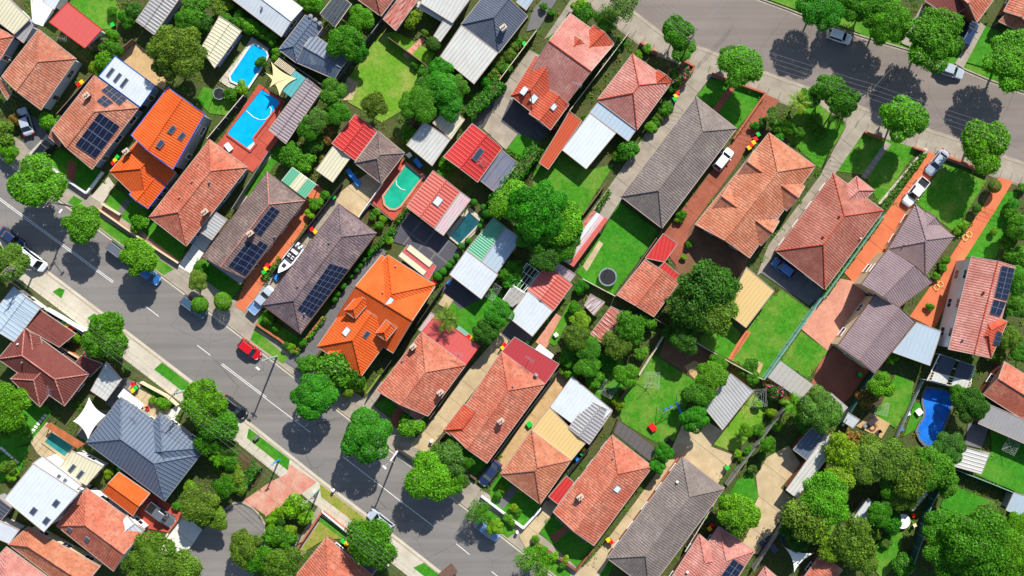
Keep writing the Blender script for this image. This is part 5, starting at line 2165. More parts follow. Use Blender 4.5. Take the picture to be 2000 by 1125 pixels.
house("the coral edge house", "coral tiled house with grey metal rear roof at the edge", 'wall_brick', [('GG', 't_coral', "1962,706 1920,770 2064,862 2106,796"), ('S', 'm_grey', "1910,827 2050,888 2074,852 1932,790", dict(z=2.7))], z=3.0)
shed("the white lawn shed", "white ribbed shed beside the bright lawn at the edge", 'wall_grey', [('S', 'm_offwhite', "1860,910 1917,926 1932,884 1883,873", dict(rise=.2, turn=1))], z=2.3)
shed("the grey-white workshop", "white metal workshop with shadow painted grey on one roof, and red brick wall", 'wall_brick', [('S', 'm_blue', "1549,878 1578,900 1614,849 1583,835", dict(z=2.7)), ('S', 'm_offwhite', "1535,957 1556,973 1643,857 1612,846", dict(z=2.75))])  # first roof's blue grey is the shadow on it, painted into its colour
shed("the striped garden shed", "white striped corrugated shed beside the round dark tree", 'wall_cream', [('S', 'm_corr', "1376,797 1411,840 1470,763 1426,729", dict(turn=1))], z=2.6)
shed("the tan garage", "tan ribbed metal garage beside the large dark tree", 'wall_grey', [('S', 'm_tan', "1414,607 1457,640 1511,568 1457,522")], z=2.6)
h = shed("the coral garage", "coral tiled gabled garage joined to a bright red carport", 'wall_brick', [('GG', 't_coral', "1204,576 1277,619 1326,552 1260,506", dict(z=2.7, pitch=18)), ('S', 'm_red', "1260,504 1298,512 1323,476 1295,456", dict(z=2.5, nowall=1, posts=1, rise=.1)),
     ('S', 'm_red', "1282,526 1318,552 1328,538 1298,512", dict(z=2.45, nowall=1, rise=.05))])
shed("the rust-red slat shed", "rust red slatted shed roof among yard trees", 'wall_grey', [('S', 'm_rust', "1153,652 1180,674 1230,617 1193,598", dict(turn=1))], z=2.2)
shed("the rusty white shed", "small white shed roof streaked with red rust", 'wall_grey', [('S', 'm_rustwhite', "1141,596 1160,616 1181,590 1153,574")], z=2.1)
slatroof("1085,500 1120,521 1187,429 1158,410", 2.3, "patchwork shed roof of white and red brown sheets beside the lawn", "the patchwork shed", 4, ['m_rust', 'm_white', 'm_pinkstripe', 'm_salmon'], 'timber', gap=.02, name='shed', cat='shed')
h = shed("the pink-brown shed", "pink brown gabled shed with a white metal rear roof", 'wall_grey', [('GG', 'm_salmon', "1030,566 1081,607 1118,556 1068,516", dict(pitch=12)), ('S', 'm_pinkstripe', "1070,518 1114,550 1124,536 1080,507", dict(z=2.3, nowall=1)), ('S', 'm_white', "993,620 1040,657 1080,607 1031,568", dict(z=2.45))])
slatroof("982,585 1000,599 1032,576 1002,556", 2.2, "clear glasshouse roof beside the pink brown shed", "the small glasshouse", 4, 'poly_clear', 'trim_white', gap=.08, name='glasshouse', cat='glasshouse')
slatroof("1000,556 1022,572 1054,532 1029,514", 2.3, "open white framed pergola over plants", None, 4, 'trim_white', 'trim_white', gap=.9)
h = shed("the white and green shed", "white metal shed joined to green and pale sheet roofs", 'wall_blue', [('S', 'm_green', "911,488 940,510 988,444 964,425", dict(turn=1)), ('S', 'm_ltblue', "940,511 971,533 1019,465 988,445"), ('S', 'm_white', "878,536 940,584 973,536 911,489", dict(z=2.6))])
h = shed("the salmon pool house", "salmon ribbed gabled pool house beside the green pool", 'wall_cream', [('GG', 'm_salmon', "794,404 848,446 899,374 846,333", dict(pitch=14, z=2.7)), ('S', 'm_pinkstripe', "848,447 866,460 920,390 900,375", dict(z=2.5, nowall=1, posts=1))])
h.skylight(855, 393, w=1.0, l=1.3, mat='skylight_pale')
h = shed("the red gabled studio", "bright red ribbed gabled studio with skylights", 'wall_cream', [('GG', 'm_red', "866,306 933,356 981,289 922,241", dict(pitch=18, z=3.0)), ('S', 'm_bluepatio', "937,352 970,378 1011,318 981,294", dict(z=2.5, nowall=1, posts=1, rise=.1))], windows=True)
h.skylight(937, 297, w=.8, l=1.0).skylight(930, 307, w=.8, l=1.0).skylight(944, 318, w=.8, l=1.0, mat='m_red' if 0 else 'trim_red')
shed("the white ribbed shed", "white ribbed shed backed by trees and the red studio", 'wall_cream', [('S', 'm_offwhite', "794,283 844,324 880,273 829,238")], z=2.6)
shed("the cream ribbed shed", "cream ribbed shed half under trees beside the red studio", 'wall_cream', [('S', 'm_cream', "845,240 881,272 908,234 875,208")], z=2.5)
h = shed("the red and brown garage", "red ribbed gable joined to a brown pyramid tiled garage", 'wall_cream', [('GG', 'm_red', "648,280 694,314 737,256 694,223", dict(pitch=14)), ('HH', 't_brown', "692,318 745,359 791,299 739,256", dict(z=2.7, pitch=25, capmat='t_grey'))], z=2.5)
carport("the cream carport", "cream sheet roofed carport behind the red and brown garage", [('S', 'm_cream', "617,332 650,356 685,308 650,286", dict(rise=.1))])

# the near side of the main street
h = house("the dark red hip house", "dark red tiled house with many hips and white front walls", 'wall_brown', [
    ('HH', 't_darkred', "48,638 -4,701 126,793 174,731", dict(pitch=28, capmat='t_pink')), ('HG', 't_darkred', "20,740 78,795 118,742 66,702", dict(z=3.05, capmat='t_pink')),
    ('S', 't_darkred', "77,604 148,652 118,678 47,637", dict(z=2.6, rise=.4)), ('S', 't_darkred', "176,736 201,711 160,694 146,712", dict(z=2.6, rise=.3)), ('GG', 't_darkred', "48,640 78,656 94,716 50,706", dict(z=3.2, capmat='t_pink'))], z=3.0)
h.antenna(104, 760).vent(44, 708).vent(36, 672, mat='trim_white')
house("the pale grey street shop", "pale blue grey metal roof with white parapet on the street corner", 'wall_white', [('GG', 'm_ltblue', "-28,630 28,668 80,600 26,560")], z=3.2, pitch=8)
h = house("the slate-blue house", "slate blue metal hip house with two ridges", 'wall_grey', [('HH', 'm_blue', "236,776 168,864 322,979 392,888", dict(pitch=25)), ('HH', 'm_blue', "258,884 330,946 400,874 312,806", dict(z=3.0, pitch=24))], z=2.9, trim='trim_grey')
h.antenna(268, 806).antenna(333, 830)
carport("the beige carport", "beige grey metal carport beside the dark red hip house", [('S', 'm_offwhite', "177,763 207,783 238,741 208,706", dict(rise=.1))])
h = house("the white box house", "two storey white metal roofed house with skylights and plunge pool", 'wall_white', [
    ('S', 'm_white', "8,975 86,1039 155,962 66,905", dict(z=5.8, rise=.2)), ('S', 'm_cream', "114,918 169,948 202,911 141,880", dict(z=3.4, rise=.1)), ('S', 'm_white', "62,906 142,962 160,948 84,890", dict(z=4.6, rise=.1))], z=5.6)
h.skylight(66, 998, w=.7, l=1.0).skylight(110, 983, w=.7, l=1.0).skylight(91, 1017, w=.7, l=1.0).skylight(141, 915, w=.5, l=1.3).skylight(157, 927, w=.5, l=1.3).skylight(114, 932, w=.35, l=.8).skylight(126, 940, w=.35, l=.8)
house("the little orange gable", "small bright orange tiled gable beside the slate blue house", 'wall_brick', [('GG', 't_orange', "232,922 200,962 260,1008 293,964")], z=2.8, name='garage', cat='garage')
h = house("the coral terrace", "coral tiled terrace house with two dark skylights and white gable wing", 'wall_white', [('HG', 't_coral', "168,953 110,1027 222,1116 283,1034", dict(pitch=27)), ('GG', 'm_white', "224,1034 246,1056 282,1036 248,1006", dict(z=3.5, pitch=18))], z=3.2)
h.skylight(136, 1034, w=.6, l=.8).skylight(170, 1053, w=.6, l=.8)
house("the orange terrace", "weathered orange tiled terrace roof along the lower edge", 'wall_cream', [('HG', 't_peach', "55,1028 16,1063 150,1165 196,1106", dict(pitch=25))], z=3.0)
house("the pink corner roof", "pink tiled roof cut by the lower corner of the picture", 'wall_cream', [('HH', 't_pink', "12,1068 -44,1130 60,1205 114,1142")], z=3.2)
shed("the white corner lean-to", "white ribbed lean-to roof beside the orange terrace", 'wall_white', [('S', 'm_white', "-20,1046 18,1062 40,1034 -6,1012")], z=2.8)
shed("the dark slatted deck", "dark ribbed deck roof beside the white box house", 'wall_grey', [('S', 'm_charcoal', "-30,1006 -4,1024 25,991 -10,962", dict(turn=1))], z=2.6)
h = house("the coral corner house", "coral tiled pyramid house on the corner of the cul-de-sac", 'wall_brick', [('HH', 't_coral', "556,1150 640,1205 728,1124 637,1049", dict(pitch=24))], z=2.9)
slatroof("696,1102 726,1124 748,1098 716,1078", 2.5, "smoky clear carport roof beside the coral corner house", "the smoky carport", 4, 'poly_smoke', 'trim_white', gap=.06, name='carport', cat='carport')
# across the top road and the lower right
house("the coral house with porch", "coral tiled house with dark red porch beyond the top road", 'wall_brick', [('GH', 't_coral', "1860,-20 1908,44 1945,-6 1900,-60"), ('S', 't_darkred', "1806,2 1858,36 1890,12 1838,-22", dict(z=2.6))], z=3.0)
house("the coral house at the corner", "coral tiled house in the far top corner", 'wall_brick', [('GG', 't_coral', "1960,22 2014,52 2056,-8 1996,-44"), ('S', 't_peach', "1950,42 1994,62 2004,48 1962,28", dict(z=2.5, nowall=1, posts=1))], z=3.0)
shed("the pale edge shed", "pale grey shed roof at the edge beside bushes", 'wall_grey', [('S', 'm_ltblue', "1964,996 2010,1016 2026,976 1978,960")], z=2.5)
house("the small coral roof", "small coral tiled roof beside the pale shade sail", 'wall_brick', [('GG', 't_coral', "1562,1138 1604,1166 1646,1113 1603,1082")], z=2.8)
shed("the white tree shed", "white corrugated shed half hidden under garden trees", 'wall_grey', [('S', 'm_white', "1660,1020 1682,1033 1715,996 1695,971")], z=2.2)
shed("the shiny blue shed", "shiny pale blue shed roof beneath the tree mass", 'wall_grey', [('S', 'm_ltblue', "1754,978 1783,998 1810,964 1780,947")], z=2.3)
shed("the tiny white shed", "tiny white garden shed beside the fire pit", 'wall_grey', [('S', 'm_white', "1647,824 1666,836 1678,819 1655,805")], z=2.0)
shed("the small pink roof", "small pink tiled roof beside a timber deck at the foot", 'wall_brick', [('HH', 't_pink', "1470,1140 1500,1160 1520,1128 1494,1106")], z=2.6, pitch=22)
slatroof("1522,705 1574,744 1586,752 1534,692", 2.4, "clear panelled patio cover over pink paving", None, 1, 'poly_clear', 'steel', gap=.05) if 0 else None
slatroof("1500,737 1564,780 1588,752 1524,705", 2.4, "clear panelled patio cover over pink paving", "the clear patio cover", 8, 'poly_clear', 'trim_grey', gap=.04)
slatroof("1612,790 1640,812 1656,796 1624,768", 2.2, "small clear side awning by the brick court", None, 3, 'poly_clear', 'steel', gap=.04)
NICKS.append(("the main street", *W(690, 900).xy)); NICKS.append(("the main street kerb", *W(300, 640).xy)); NICKS.append(("the road marking end", *W(220, 552).xy))
NICKS.append(("the top road", *W(1600, 110).xy)); NICKS.append(("the cul-de-sac", *W(430, 1060).xy)); NICKS.append(("the top road bend", *W(1330, 40).xy))
NICKS.append(("the big blue pool", *W(497, 235).xy)); NICKS.append(("the white decked pool", *W(487, 128).xy)); NICKS.append(("the green pool", *W(786, 365).xy)); NICKS.append(("the covered blue pool", *W(1825, 810).xy))
NICKS.append(("the big pale lawn", *W(760, 140).xy)); NICKS.append(("the trampoline lawn", *W(1190, 510).xy)); NICKS.append(("the swing lawn", *W(1290, 770).xy)); NICKS.append(("the beige yard", *W(1500, 960).xy))
NICKS.append(("the firepit", *W(1703, 832).xy)); NICKS.append(("the pale shade sail", *W(1560, 1090).xy)); NICKS.append(("the round white table", *W(1763, 1018).xy)); NICKS.append(("the pale green fence", *W(1540, 660).xy))
NICKS.append(("the lower right lawn", *W(1890, 975).xy)); NICKS.append(("the edge lawn", *W(1970, 900).xy))

# ------------------------------------------------------------------ pools and shade
pool("486,98 492,90 499,88 519,100 523,108 520,116 508,136 484,172 453,158 451,150", "water_blue", "curved blue swimming pool with white paved deck", 'concrete_white', .3)
pool("512,175 547,198 546,203 537,214 494,270 499,281 489,293 447,263 447,258", "water_blue", "long bright blue swimming pool in red paved deck", 'paving_red', .3,
     [('hose', "482,217 495,229 508,235 520,234 529,225 531,214 526,207"), ('steps', "497,277 499,281 489,293 483,289", 'skylight_pale')])
pool("794,322 823,347 782,402 772,408 762,407 753,399 750,384", "water_green", "green swimming pool in red paving beside the salmon pool house", 'paving_pink', .3, [('hose', "774,352 775,362 784,370 792,372")])
pool("916,414 938,434 897,476 880,462", "water_dark", "dark narrow plunge pool shaded behind the salmon pool house", 'concrete_pale', .3)
pool("103,845 144,872 128,891 89,863", "water_teal", "teal plunge pool beside an orange timber screen", 'concrete_beige', .4)
pool("1809,758 1834,761 1855,769 1858,783 1849,812 1836,846 1830,864 1820,870 1806,868 1797,858 1790,842 1796,828 1805,813 1806,800 1802,786 1803,770", "pool_cover", "kidney shaped pool under a bright blue cover", 'concrete_grey', .35)
sail("529,120 579,153 526,171", (3.2, 2.6, 3.0), "cream shade sail stretched over the pool gate", bow=.2)
sail("518,142 579,153 546,187", (2.8, 2.7, 2.9), "lower cream shade sail crossing the other near the blue pool", bow=.2)
sail("174,775 207,811 172,858 143,823", (3.0, 2.8, 3.2, 2.9), "large white four cornered shade sail by the slate blue roof", 'sail_white', .12)
sail("1533,1069 1590,1080 1551,1118", (3.0, 2.7, 3.0), "pale three cornered shade sail at the foot of the picture", 'sail_white', .2)
# ------------------------------------------------------------------ fences and walls
F = fence
F("116,224 186,145", 'fence_dark', "dark paling fence", 1.7, cap='timber')
F("190,140 262,80", 'timber', "brown paling fence")
F("408,272 478,188", 'fence_dark', "dark side fence with pale rail", 1.7, cap='fence_cream')
F("560,283 592,246", 'fence_dark', "short dark fence", 1.6)
F("654,166 748,40", 'fence_dark', "tall dark fence", 2.0, cap='timber_grey')
F("544,108 628,166", 'timber_grey', "grey timber rear fence", 1.7)
F("760,76 834,130", 'timber', "brown timber rear fence", 1.5)
F("834,132 912,180", 'timber', "timber fence under trees", 1.5)
F("1048,62 976,158", 'fence_dark', "dark fence with white rail", 1.8, cap='fence_cream')
F("1226,68 1112,218", 'fence_dark', "long dark fence with white top", 1.9, cap='fence_cream')
F("1112,218 1072,262", 'fence_dark', "dark return fence", 1.8)
F("1293,448 1203,578", 'fence_dark', "long dark fence with cream rail", 1.7, cap='timber')
F("1182,360 1138,420", 'timber', "timber fence by the drive", 1.5)
F("1138,545 1200,578", 'fence_cream', "cream timber fence", 1.5)
F("1278,622 1312,642", 'timber', "short timber fence", 1.5)
F("1358,668 1428,709 1489,741", 'fence_cream', "cream timber rear fence", 1.6, cap='fence_cream')
F("1304,642 1248,732", 'fence_cream', "pale dividing fence", 1.5)
F("1244,738 1208,782", 'timber', "brown dividing fence", 1.4)
F("1602,582 1490,740", 'fence_green', "pale green metal fence", 2.1, cap='fence_green')
F("1724,420 1606,582", 'fence_green', "pale green metal side fence", 1.7)
F("1706,724 1642,830", 'fence_dkgreen', "dark green metal fence", 2.0)
F("1530,796 1418,946", 'timber_grey', "grey weathered paling fence", 2.0)
F("1834,946 1806,1002 1798,1046 1774,1116", 'fence_dkgreen', "dark green curved metal fence", 2.1, cap='fence_green')
F("1864,916 1930,942 2004,972", 'fence_dark', "dark rear fence", 1.7, cap='fence_green')
F("1800,744 1750,852", 'steel', "grey pool fence", 1.2)
F("1412,950 1340,1068", 'fence_dark', "dark side fence with white rail", 1.6, cap='fence_cream')
F("1540,1004 1470,1110", 'timber_grey', "grey timber boundary fence", 1.8)
F("1092,722 960,900", 'fence_dark', "long dark side fence", 1.7)
F("1156,866 1060,988", 'fence_dark', "dark side fence", 1.7)
F("936,682 840,816", 'fence_dark', "dark fence along the drive", 1.7, cap='timber')
F("526,298 456,408", 'timber_grey', "narrow grey fence", 1.6)
F("668,360 534,534", 'fence_dark', "dark fence behind the boat", 1.7)
F("748,358 702,424", 'trim_white', "white pool fence", 1.2)
F("702,424 724,398 766,430", 'timber_grey', "timber garden bed fence", .9)
F("866,560 830,612 720,768", 'fence_dark', "long dark fence beside orange roofs", 1.7)
F("1300,700 1300,702", 'timber', "fence stub", 1.0) if 0 else None
F("1940,400 1986,376", 'steel', "thin wire fence", 1.2) if 0 else None
BF = lambda s, look, mat='brick_fence', h=.8, cap='brick_fence': F(s, mat, look, h, t=.24, panel=3.0, name="front_wall", cat="wall", cap=cap, posts=False)
BF("1250,83 1284,106", "low red brick front wall")
BF("1332,118 1356,131 1322,182", "low red brick corner wall")
BF("1390,144 1426,159", "low red brick wall")
BF("1440,164 1494,183 1432,272", "long low red brick wall")
BF("1688,258 1724,272", "low brick wall by the drive")
BF("1782,288 1806,296", "low brick wall with pier")
BF("1846,306 1880,318 1930,340", "low brick wall under the tree")
BF("84,318 170,378 202,336", "low white front wall", 'wall_white', .8, 'wall_white')
BF("200,398 236,420", "low cream front wall", 'wall_cream', .8, 'fence_cream')
BF("190,406 270,462 350,514", "low brick front wall beside the verge", cap='wall_cream')
BF("500,632 548,664 576,688 632,618", "curved brick garden wall")
BF("940,968 1022,1031 1057,992", "low white rendered front wall", 'wall_white', .8, 'wall_white')
BF("1040,1054 1125,1113 1159,1071", "low dark front wall", 'wall_brown', .8, 'wall_brick')
BF("42,572 80,598", "white rendered street wall", 'wall_white', 1.5, 'wall_white')
BF("92,602 168,647", "tall white rendered front wall", 'wall_white', 1.6, 'wall_white')
BF("118,676 162,702", "salmon rendered verandah wall", 'brick_fence', 1.0, 'wall_cream')
BF("276,746 328,774 348,792", "sandstone coloured front wall", 'wall_cream', 1.0, 'wall_cream')
BF("630,998 578,1076", "cream and brick side wall", 'wall_cream', .9, 'brick_fence')
BF("630,998 684,1042", "brick front wall with white cap", 'brick_fence', .9, 'wall_white')
BF("690,1050 760,1104", "brick front wall with white piers", 'brick_fence', .9, 'wall_white')
BF("330,1040 300,1086", "low cream garden wall", 'wall_cream', .6, 'wall_cream')
BF("358,1002 330,1038", "low red garden wall")
BF("868,846 850,870 884,900 930,936", "low timber coloured front wall", 'wall_brown', .7, 'wall_brown')
BF("776,876 812,900", "dark low front wall", 'fence_dark', .8, 'fence_dark')
BF("1460,650 1428,704", "orange brick garden edging", h=.3)
BF("1325,892 1190,1086", "long orange brick strip wall", h=.4)
slatroof("88,832 98,826 164,868 152,876", 2.2, "orange timber slatted screen roof beside the teal plunge pool", None, 12, 'timber_orange', 'timber', gap=.12)
# ------------------------------------------------------------------ vehicles
u_, v_ = (.62, -.785), (.79, .61)
car(48, 237, -.30, -.95, 'sedan', 'silver', "pale silver sedan on the shaded drive by the white-walled house")
car(87, 292, .65, -.76, 'wagon', 'black', "black wagon parked nose to the clay solar house")
car(22, 466, *v_, 'sedan', 'navy', "dark car half hidden under the street tree", 0)
car(63, 507, *v_, 'van', 'white', "white van parked on the main street kerb", 0)
car(234, 494, *v_, 'wagon', 'grey', "grey wagon with its tail out from under a street tree", 0)
car(290, 537, *v_, 'hatch', 'blue', "bright blue car with nose out from under a street tree", 0)
car(378, 600, *v_, 'wagon', 'teal', "slate blue wagon under clipped street trees", 0)
car(487, 683, *v_, 'hatch', 'red', "red hatchback driving along the main street", 0)
car(511, 586, .66, -.75, 'ute', 'silver', "silver blue ute in the drive beside the speckled solar house")
car(457, 796, *v_, 'wagon', 'black', "black wagon mostly hidden below the kerb tree", 0)
car(743, 1018, -v_[0], -v_[1], 'wagon', 'silver', "silver wagon at the kerb by the dry verge", 0)
car(951, 1036, *v_, 'sedan', 'skyblue', "blue sedan at the kerb under a small tree", 0)
car(957, 925, -u_[0], -u_[1], 'sedan', 'navy', "navy sedan in the narrow drive beside the long coral house")
car(315, 1006, .80, .60, 'ute', 'grey', "dark grey ute on the red paved forecourt")
car(1413, 311, *u_, 'hatch', 'white', "white hatchback on the terracotta drive")
car(1530, 523, -.80, -.60, 'hatch', 'blue', "blue hatchback on the grey slab beside the tan garage")
car(1831, 317, -u_[0], -u_[1], 'sedan', 'silver', "silver sedan at the head of the orange drive")
car(1788, 375, -u_[0], -u_[1], 'ute', 'white', "white ute behind the silver sedan")
car(1640, 70, .95, .32, 'hatch', 'white', "white hatchback speckled with tree shade on the top road", 0)
car(1857, 137, .95, .32, 'sedan', 'silver', "silver sedan parked on the top road", 0)
car(1892, 67, .45, -.89, 'wagon', 'navy', "navy wagon in a drive beyond the top road")
boat(566, 506, -.62, .785, "white motor boat on a trailer between two houses")
box_thing(875, 1120, 2.6, 1.5, .9, "brown box trailer at the kerb by the bottom edge", 'box_trailer', 'trailer', 'wall_brown', 0)
# ------------------------------------------------------------------ bins
for x_, y_, c_ in ((154, 166, 'red'), (160, 161, 'yellow'), (229, 307, 'green'), (225, 313, 'yellow'), (221, 319, 'red'), (220, 49, 'green'), (124, 631, 'green'), (132, 636, 'yellow'), (141, 642, 'red'),
                   (260, 751, 'red'), (265, 758, 'green'), (260, 763, 'yellow'), (523, 519, 'red'), (520, 525, 'yellow'), (516, 532, 'green'), (609, 448, 'red'), (616, 453, 'yellow'), (652, 385, 'green'),
                   (848, 552, 'red'), (845, 558, 'yellow'), (916, 658, 'red'), (921, 662, 'yellow'), (986, 674, 'red'), (982, 680, 'yellow'), (1142, 880, 'yellow'), (1138, 887, 'green'), (1323, 182, 'red'),
                   (1320, 188, 'yellow'), (1318, 194, 'green'), (1481, 263, 'green'), (1476, 272, 'red'), (1472, 279, 'yellow'), (1467, 284, 'red'), (1463, 289, 'yellow'), (1420, 914, 'green'), (1378, 1009, 'green'),
                   (1390, 1026, 'red'), (1386, 1033, 'yellow'), (1188, 1055, 'yellow'), (1194, 1059, 'red'), (1680, 732, 'green'), (1606, 1080, 'green'), (670, 1057, 'green'), (676, 1062, 'yellow'), (233, 916, 'green'), (1024, 86, 'green'), (1086, 244, 'yellow'), (1082, 250, 'red'), (1090, 238, 'green')):
    wbin(x_, y_, c_)
# ------------------------------------------------------------------ poles and wires
pole('a', 146, 404, 8.9, "power pole on the verge by the double white line", ang=.9, lamp=(0, -2.2))
pole('b', 541, 696, 8.6, "pale green street light pole on the verge by the red car", arms=((.4, 1.2),), ang=2.5, mat='pole_green', lamp=(0, 1.6))
pole('c', 777, 880, 8.6, "white power pole beside the big round street tree", arms=((.4, 1.4),), ang=2.4, mat='trim_white', lamp=(0, 1.6))
pole('d', 624, 954, 9.3, "green power pole with crossarms at the cul-de-sac corner", ang=.55, mat='pole_green')
pole('e', 377, 758, 9.0, "pale green power pole at the slate blue house front", ang=.9, mat='pole_green')
pole('f', 68, 528, 8.8, "power pole on the verge beside the white van", ang=.8)
pole('g', 1334, 98, 9.4, "power pole with many wires beside the top road bend", ang=1.1)
pole('h', 1657, 201, 9.2, "power pole by the top road above a palm garden", ang=1.25)
pole('i', 545, 898, 4.5, "thin blue street sign pole on the verge", arms=((.2, .8),), ang=.4, mat='plastic_blue')
far = lambda k, x, y, z=9.0: [W(x, y, z) + (t - POLETOP[k][0]) for t in POLETOP[k]]
SPAN = [('g', 'h', "grey power line strung along the top road"), ('f', 'e', "grey power line along the near side of the main street"), ('e', 'd', "grey power line over trees by the slate blue house")]
for a_, b_, l_ in SPAN:
    for k_ in (0, 1, 2, 3):
        wire(POLETOP[a_][k_], POLETOP[b_][k_], l_)
for k_ in (0, 1, 2, 3):
    wire(POLETOP['h'][k_], far('h', 2120, 330)[k_], "grey power line running off along the top road")
    wire(POLETOP['g'][k_], far('g', 1180, -60)[k_], "grey power line running off past the top road bend")
    wire(POLETOP['g'][k_], far('g', 1500, -90)[k_], "grey power line crossing the top road at the bend")
    wire(POLETOP['d'][k_], far('d', 860, 1190)[k_], "grey power line over the olive trees by the coral corner house")
wire(POLETOP['h'][1], W(1790, 80, 6), "service wire crossing the top road to the trees")
wire(POLETOP['b'][0], W(380, 770, 8.5), "service wire crossing the main street")
# ------------------------------------------------------------------ yard things
trampoline(428, 183, 1.05, "small octagonal trampoline on the lawn behind the orange house", 8)
trampoline(1187, 541, 1.5, "round black trampoline on the lawn beside the coral garage", 20)
clothesline(958, 566, 1.9, "rotary clothes line on the lawn by the white and green shed", .2)
clothesline(1188, 760, 1.7, "rotary clothes line among shrubs beside the white flat roof", .25)
clothesline(1273, 742, 1.8, "rotary clothes line on the swing lawn", .75)
clothesline(1480, 777, 2.0, "rotary clothes line beside the striped garden shed", .85)
clothesline(1974, 872, 1.6, "rotary clothes line on the bright edge lawn", .3)
clothesline(1722, 798, 1.5, "rotary clothes line on the lawn by the fire pit", .6)
p_ = W(1310, 795, 1)
root_ = obj("swing_set", None, None, (p_.x, p_.y, GZ), (0, 0, .5))
tag(root_, "steel swing set with a blue slide on the swing lawn", 'swing set')
m_ = MB(); m_.tube((-1.7, 0, 2.0), (1.7, 0, 2.0), .05, n=6); m_.build("top_bar", [MT['steel']], root_)
for x_ in (-1.7, 1.7):
    for y_ in (-1, 1):
        m_ = MB(); m_.tube((x_, 0, 2.0), (x_ * 1.1, y_, 0), .045, n=6); m_.build("leg", [MT['steel']], root_)
for x_ in (-.8, 0.1):
    m_ = MB(); m_.box(x_ - .25, x_ + .25, -.12, .12, .45, .5); s0_ = m_.build("swing_seat", [MT['plastic_blue']], root_)
    m_ = MB()
    for dx_ in (-.2, .2):
        m_.tube((x_ + dx_, 0, .5), (x_ + dx_, 0, 2.0), .015, n=4)
    m_.build("chain", [MT['steel']], s0_)
m_ = MB(); m_.hexa([(.9, -.3, 1.2), (.9, .3, 1.2), (1.3, .3, 1.2), (1.3, -.3, 1.2)][::-1], [(.9, -2.2, .2), (.9, .3, 1.5), (1.3, .3, 1.5), (1.3, -2.2, .2)][::-1]); m_.build("slide", [MT['plastic_blue']], root_)
table(1763, 1018, 2.4, 2.4, "round white garden table beside a red chair", 'trim_white', round_=True)
table(1704, 822, .9, 1.6, "dark garden table beside the fire pit", 'fence_dark')
table(1186, 728, .8, 1.5, "white table among the yard shrubs by the pale flat roof") if 0 else None
table(256, 782, 1.6, 4.2, "long white table along the slate blue house front", 'trim_white', -.66)
table(1062, 690, 1.6, 3.0, "white bench table behind the maroon flat roof", 'trim_white', -.66)
table(905, 650, 1.0, 2.6, "pale green bench behind the flat coral roof", 'fence_green', -.66)
chair(1785, 1007, "red garden chair beside the round white table", 'plastic_red', .5)
chair(1787, 1026, "cream garden chair beside the round white table", 'trim_cream', 2.0)
chair(1690, 832, "grey chair by the fire pit edge", 'steel', 1.0)
chair(1716, 844, "dark chair at the far side of the fire pit", 'fence_dark', -1)
chair(288, 798, "red chair in front of the slate blue house", 'plastic_red', .4)
chair(1775, 808, "white pool chair beside the covered blue pool", 'trim_white', .4)
chair(1762, 838, "blue pool chair beside the covered blue pool", 'plastic_blue', .4)
chair(826, 345, "pink pool chair by the green pool", 'plastic_pink', .4)
# fire pit
p_ = W(1704, 834, .3)
root_ = obj("fire_pit", None, None, (p_.x, p_.y, GZ))
tag(root_, "round brick fire pit on the sandy patch", 'fire pit')
m_ = MB()
for k_ in range(10):
    a_ = k_ * math.pi / 5
    m_ = MB(); m_.box(.42, .62, -.16, .16, 0, .28); m_.build("brick", [MT['wall_brick']], root_, rot=(0, 0, a_))
m_ = MB(); m_.tube((0, 0, .02), (0, 0, .06), .42, n=12); m_.build("ash_bed", [MT['black']], root_)
for x_, y_, lab_, nm_, mt_, w_, l_ in ((876, 553, "blue crate on the dark court behind the dormered orange house", 'crate', 'plastic_blue', .5, .5), (1030, 669, "green crate beside the maroon flat roof", 'crate', 'bin_green', .5, .5),
                                    (1034, 829, "green water tank beside the brown pyramid house", 'water_tank', 'bin_green', .8, .8), (1128, 898, "blue barrow beside the brown pyramid house", 'crate', 'plastic_blue', .5, 1.0),
                                    (540, 542, "blue tarpaulin bundle beside the boat", 'tarpaulin', 'plastic_blue', .7, .9), (690, 346, "blue kayak against the brown garage", 'kayak', 'plastic_blue', .7, 3.2), (799, 303, "white pool ring box by the green pool", 'storage_box', 'trim_white', .7, .7),
                                    (816, 318, "blue inflatable by the green pool steps", 'inflatable', 'plastic_blue', .7, 1.6), (1275, 835, "red playhouse box on the swing lawn edge", 'play_box', 'plastic_red', .9, 1.2), (446, 287, "white pool pump box on the red deck", 'pump_box', 'trim_white', .8, 1.3),
                                    (1086, 654, "white crate on the pink paving behind the sheds", 'crate', 'trim_white', .6, .6), (1796, 805, "white inflatable ring on the pool lawn", 'inflatable', 'trim_white', .9, .9), (1372, 1004, "pale water drum beside the long grey hip house", 'water_drum', 'steel', .6, .6),
                                    (500, 855, "grey meter lid box on the lush verge", 'utility_box', 'concrete_grey', .9, .5), (1308, 862, "black tub beside the dark yard tree", 'tub', 'black', .6, .6)):
    box_thing(x_, y_, w_, l_, .6, lab_, nm_, nm_.replace('_', ' '), mt_)
for x_, y_ in ((1490, 1063), (1502, 1055), (1530, 1050), (1512, 1072)):
    box_thing(x_, y_, .9, 1.3, .3, where("leaning window sash with white frame", W(x_, y_)), 'window_sash', 'window sash', 'trim_white', top='skylight', group='old sashes stacked by the fence')
# letterboxes, service lids
for x_, y_ in ((842, 862), (650, 958), (614, 962), (1010, 1040)):
    box_thing(x_, y_, .35, .35, .9, where("small pale letterbox post", W(x_, y_)), 'letterbox', 'letterbox', 'trim_white')

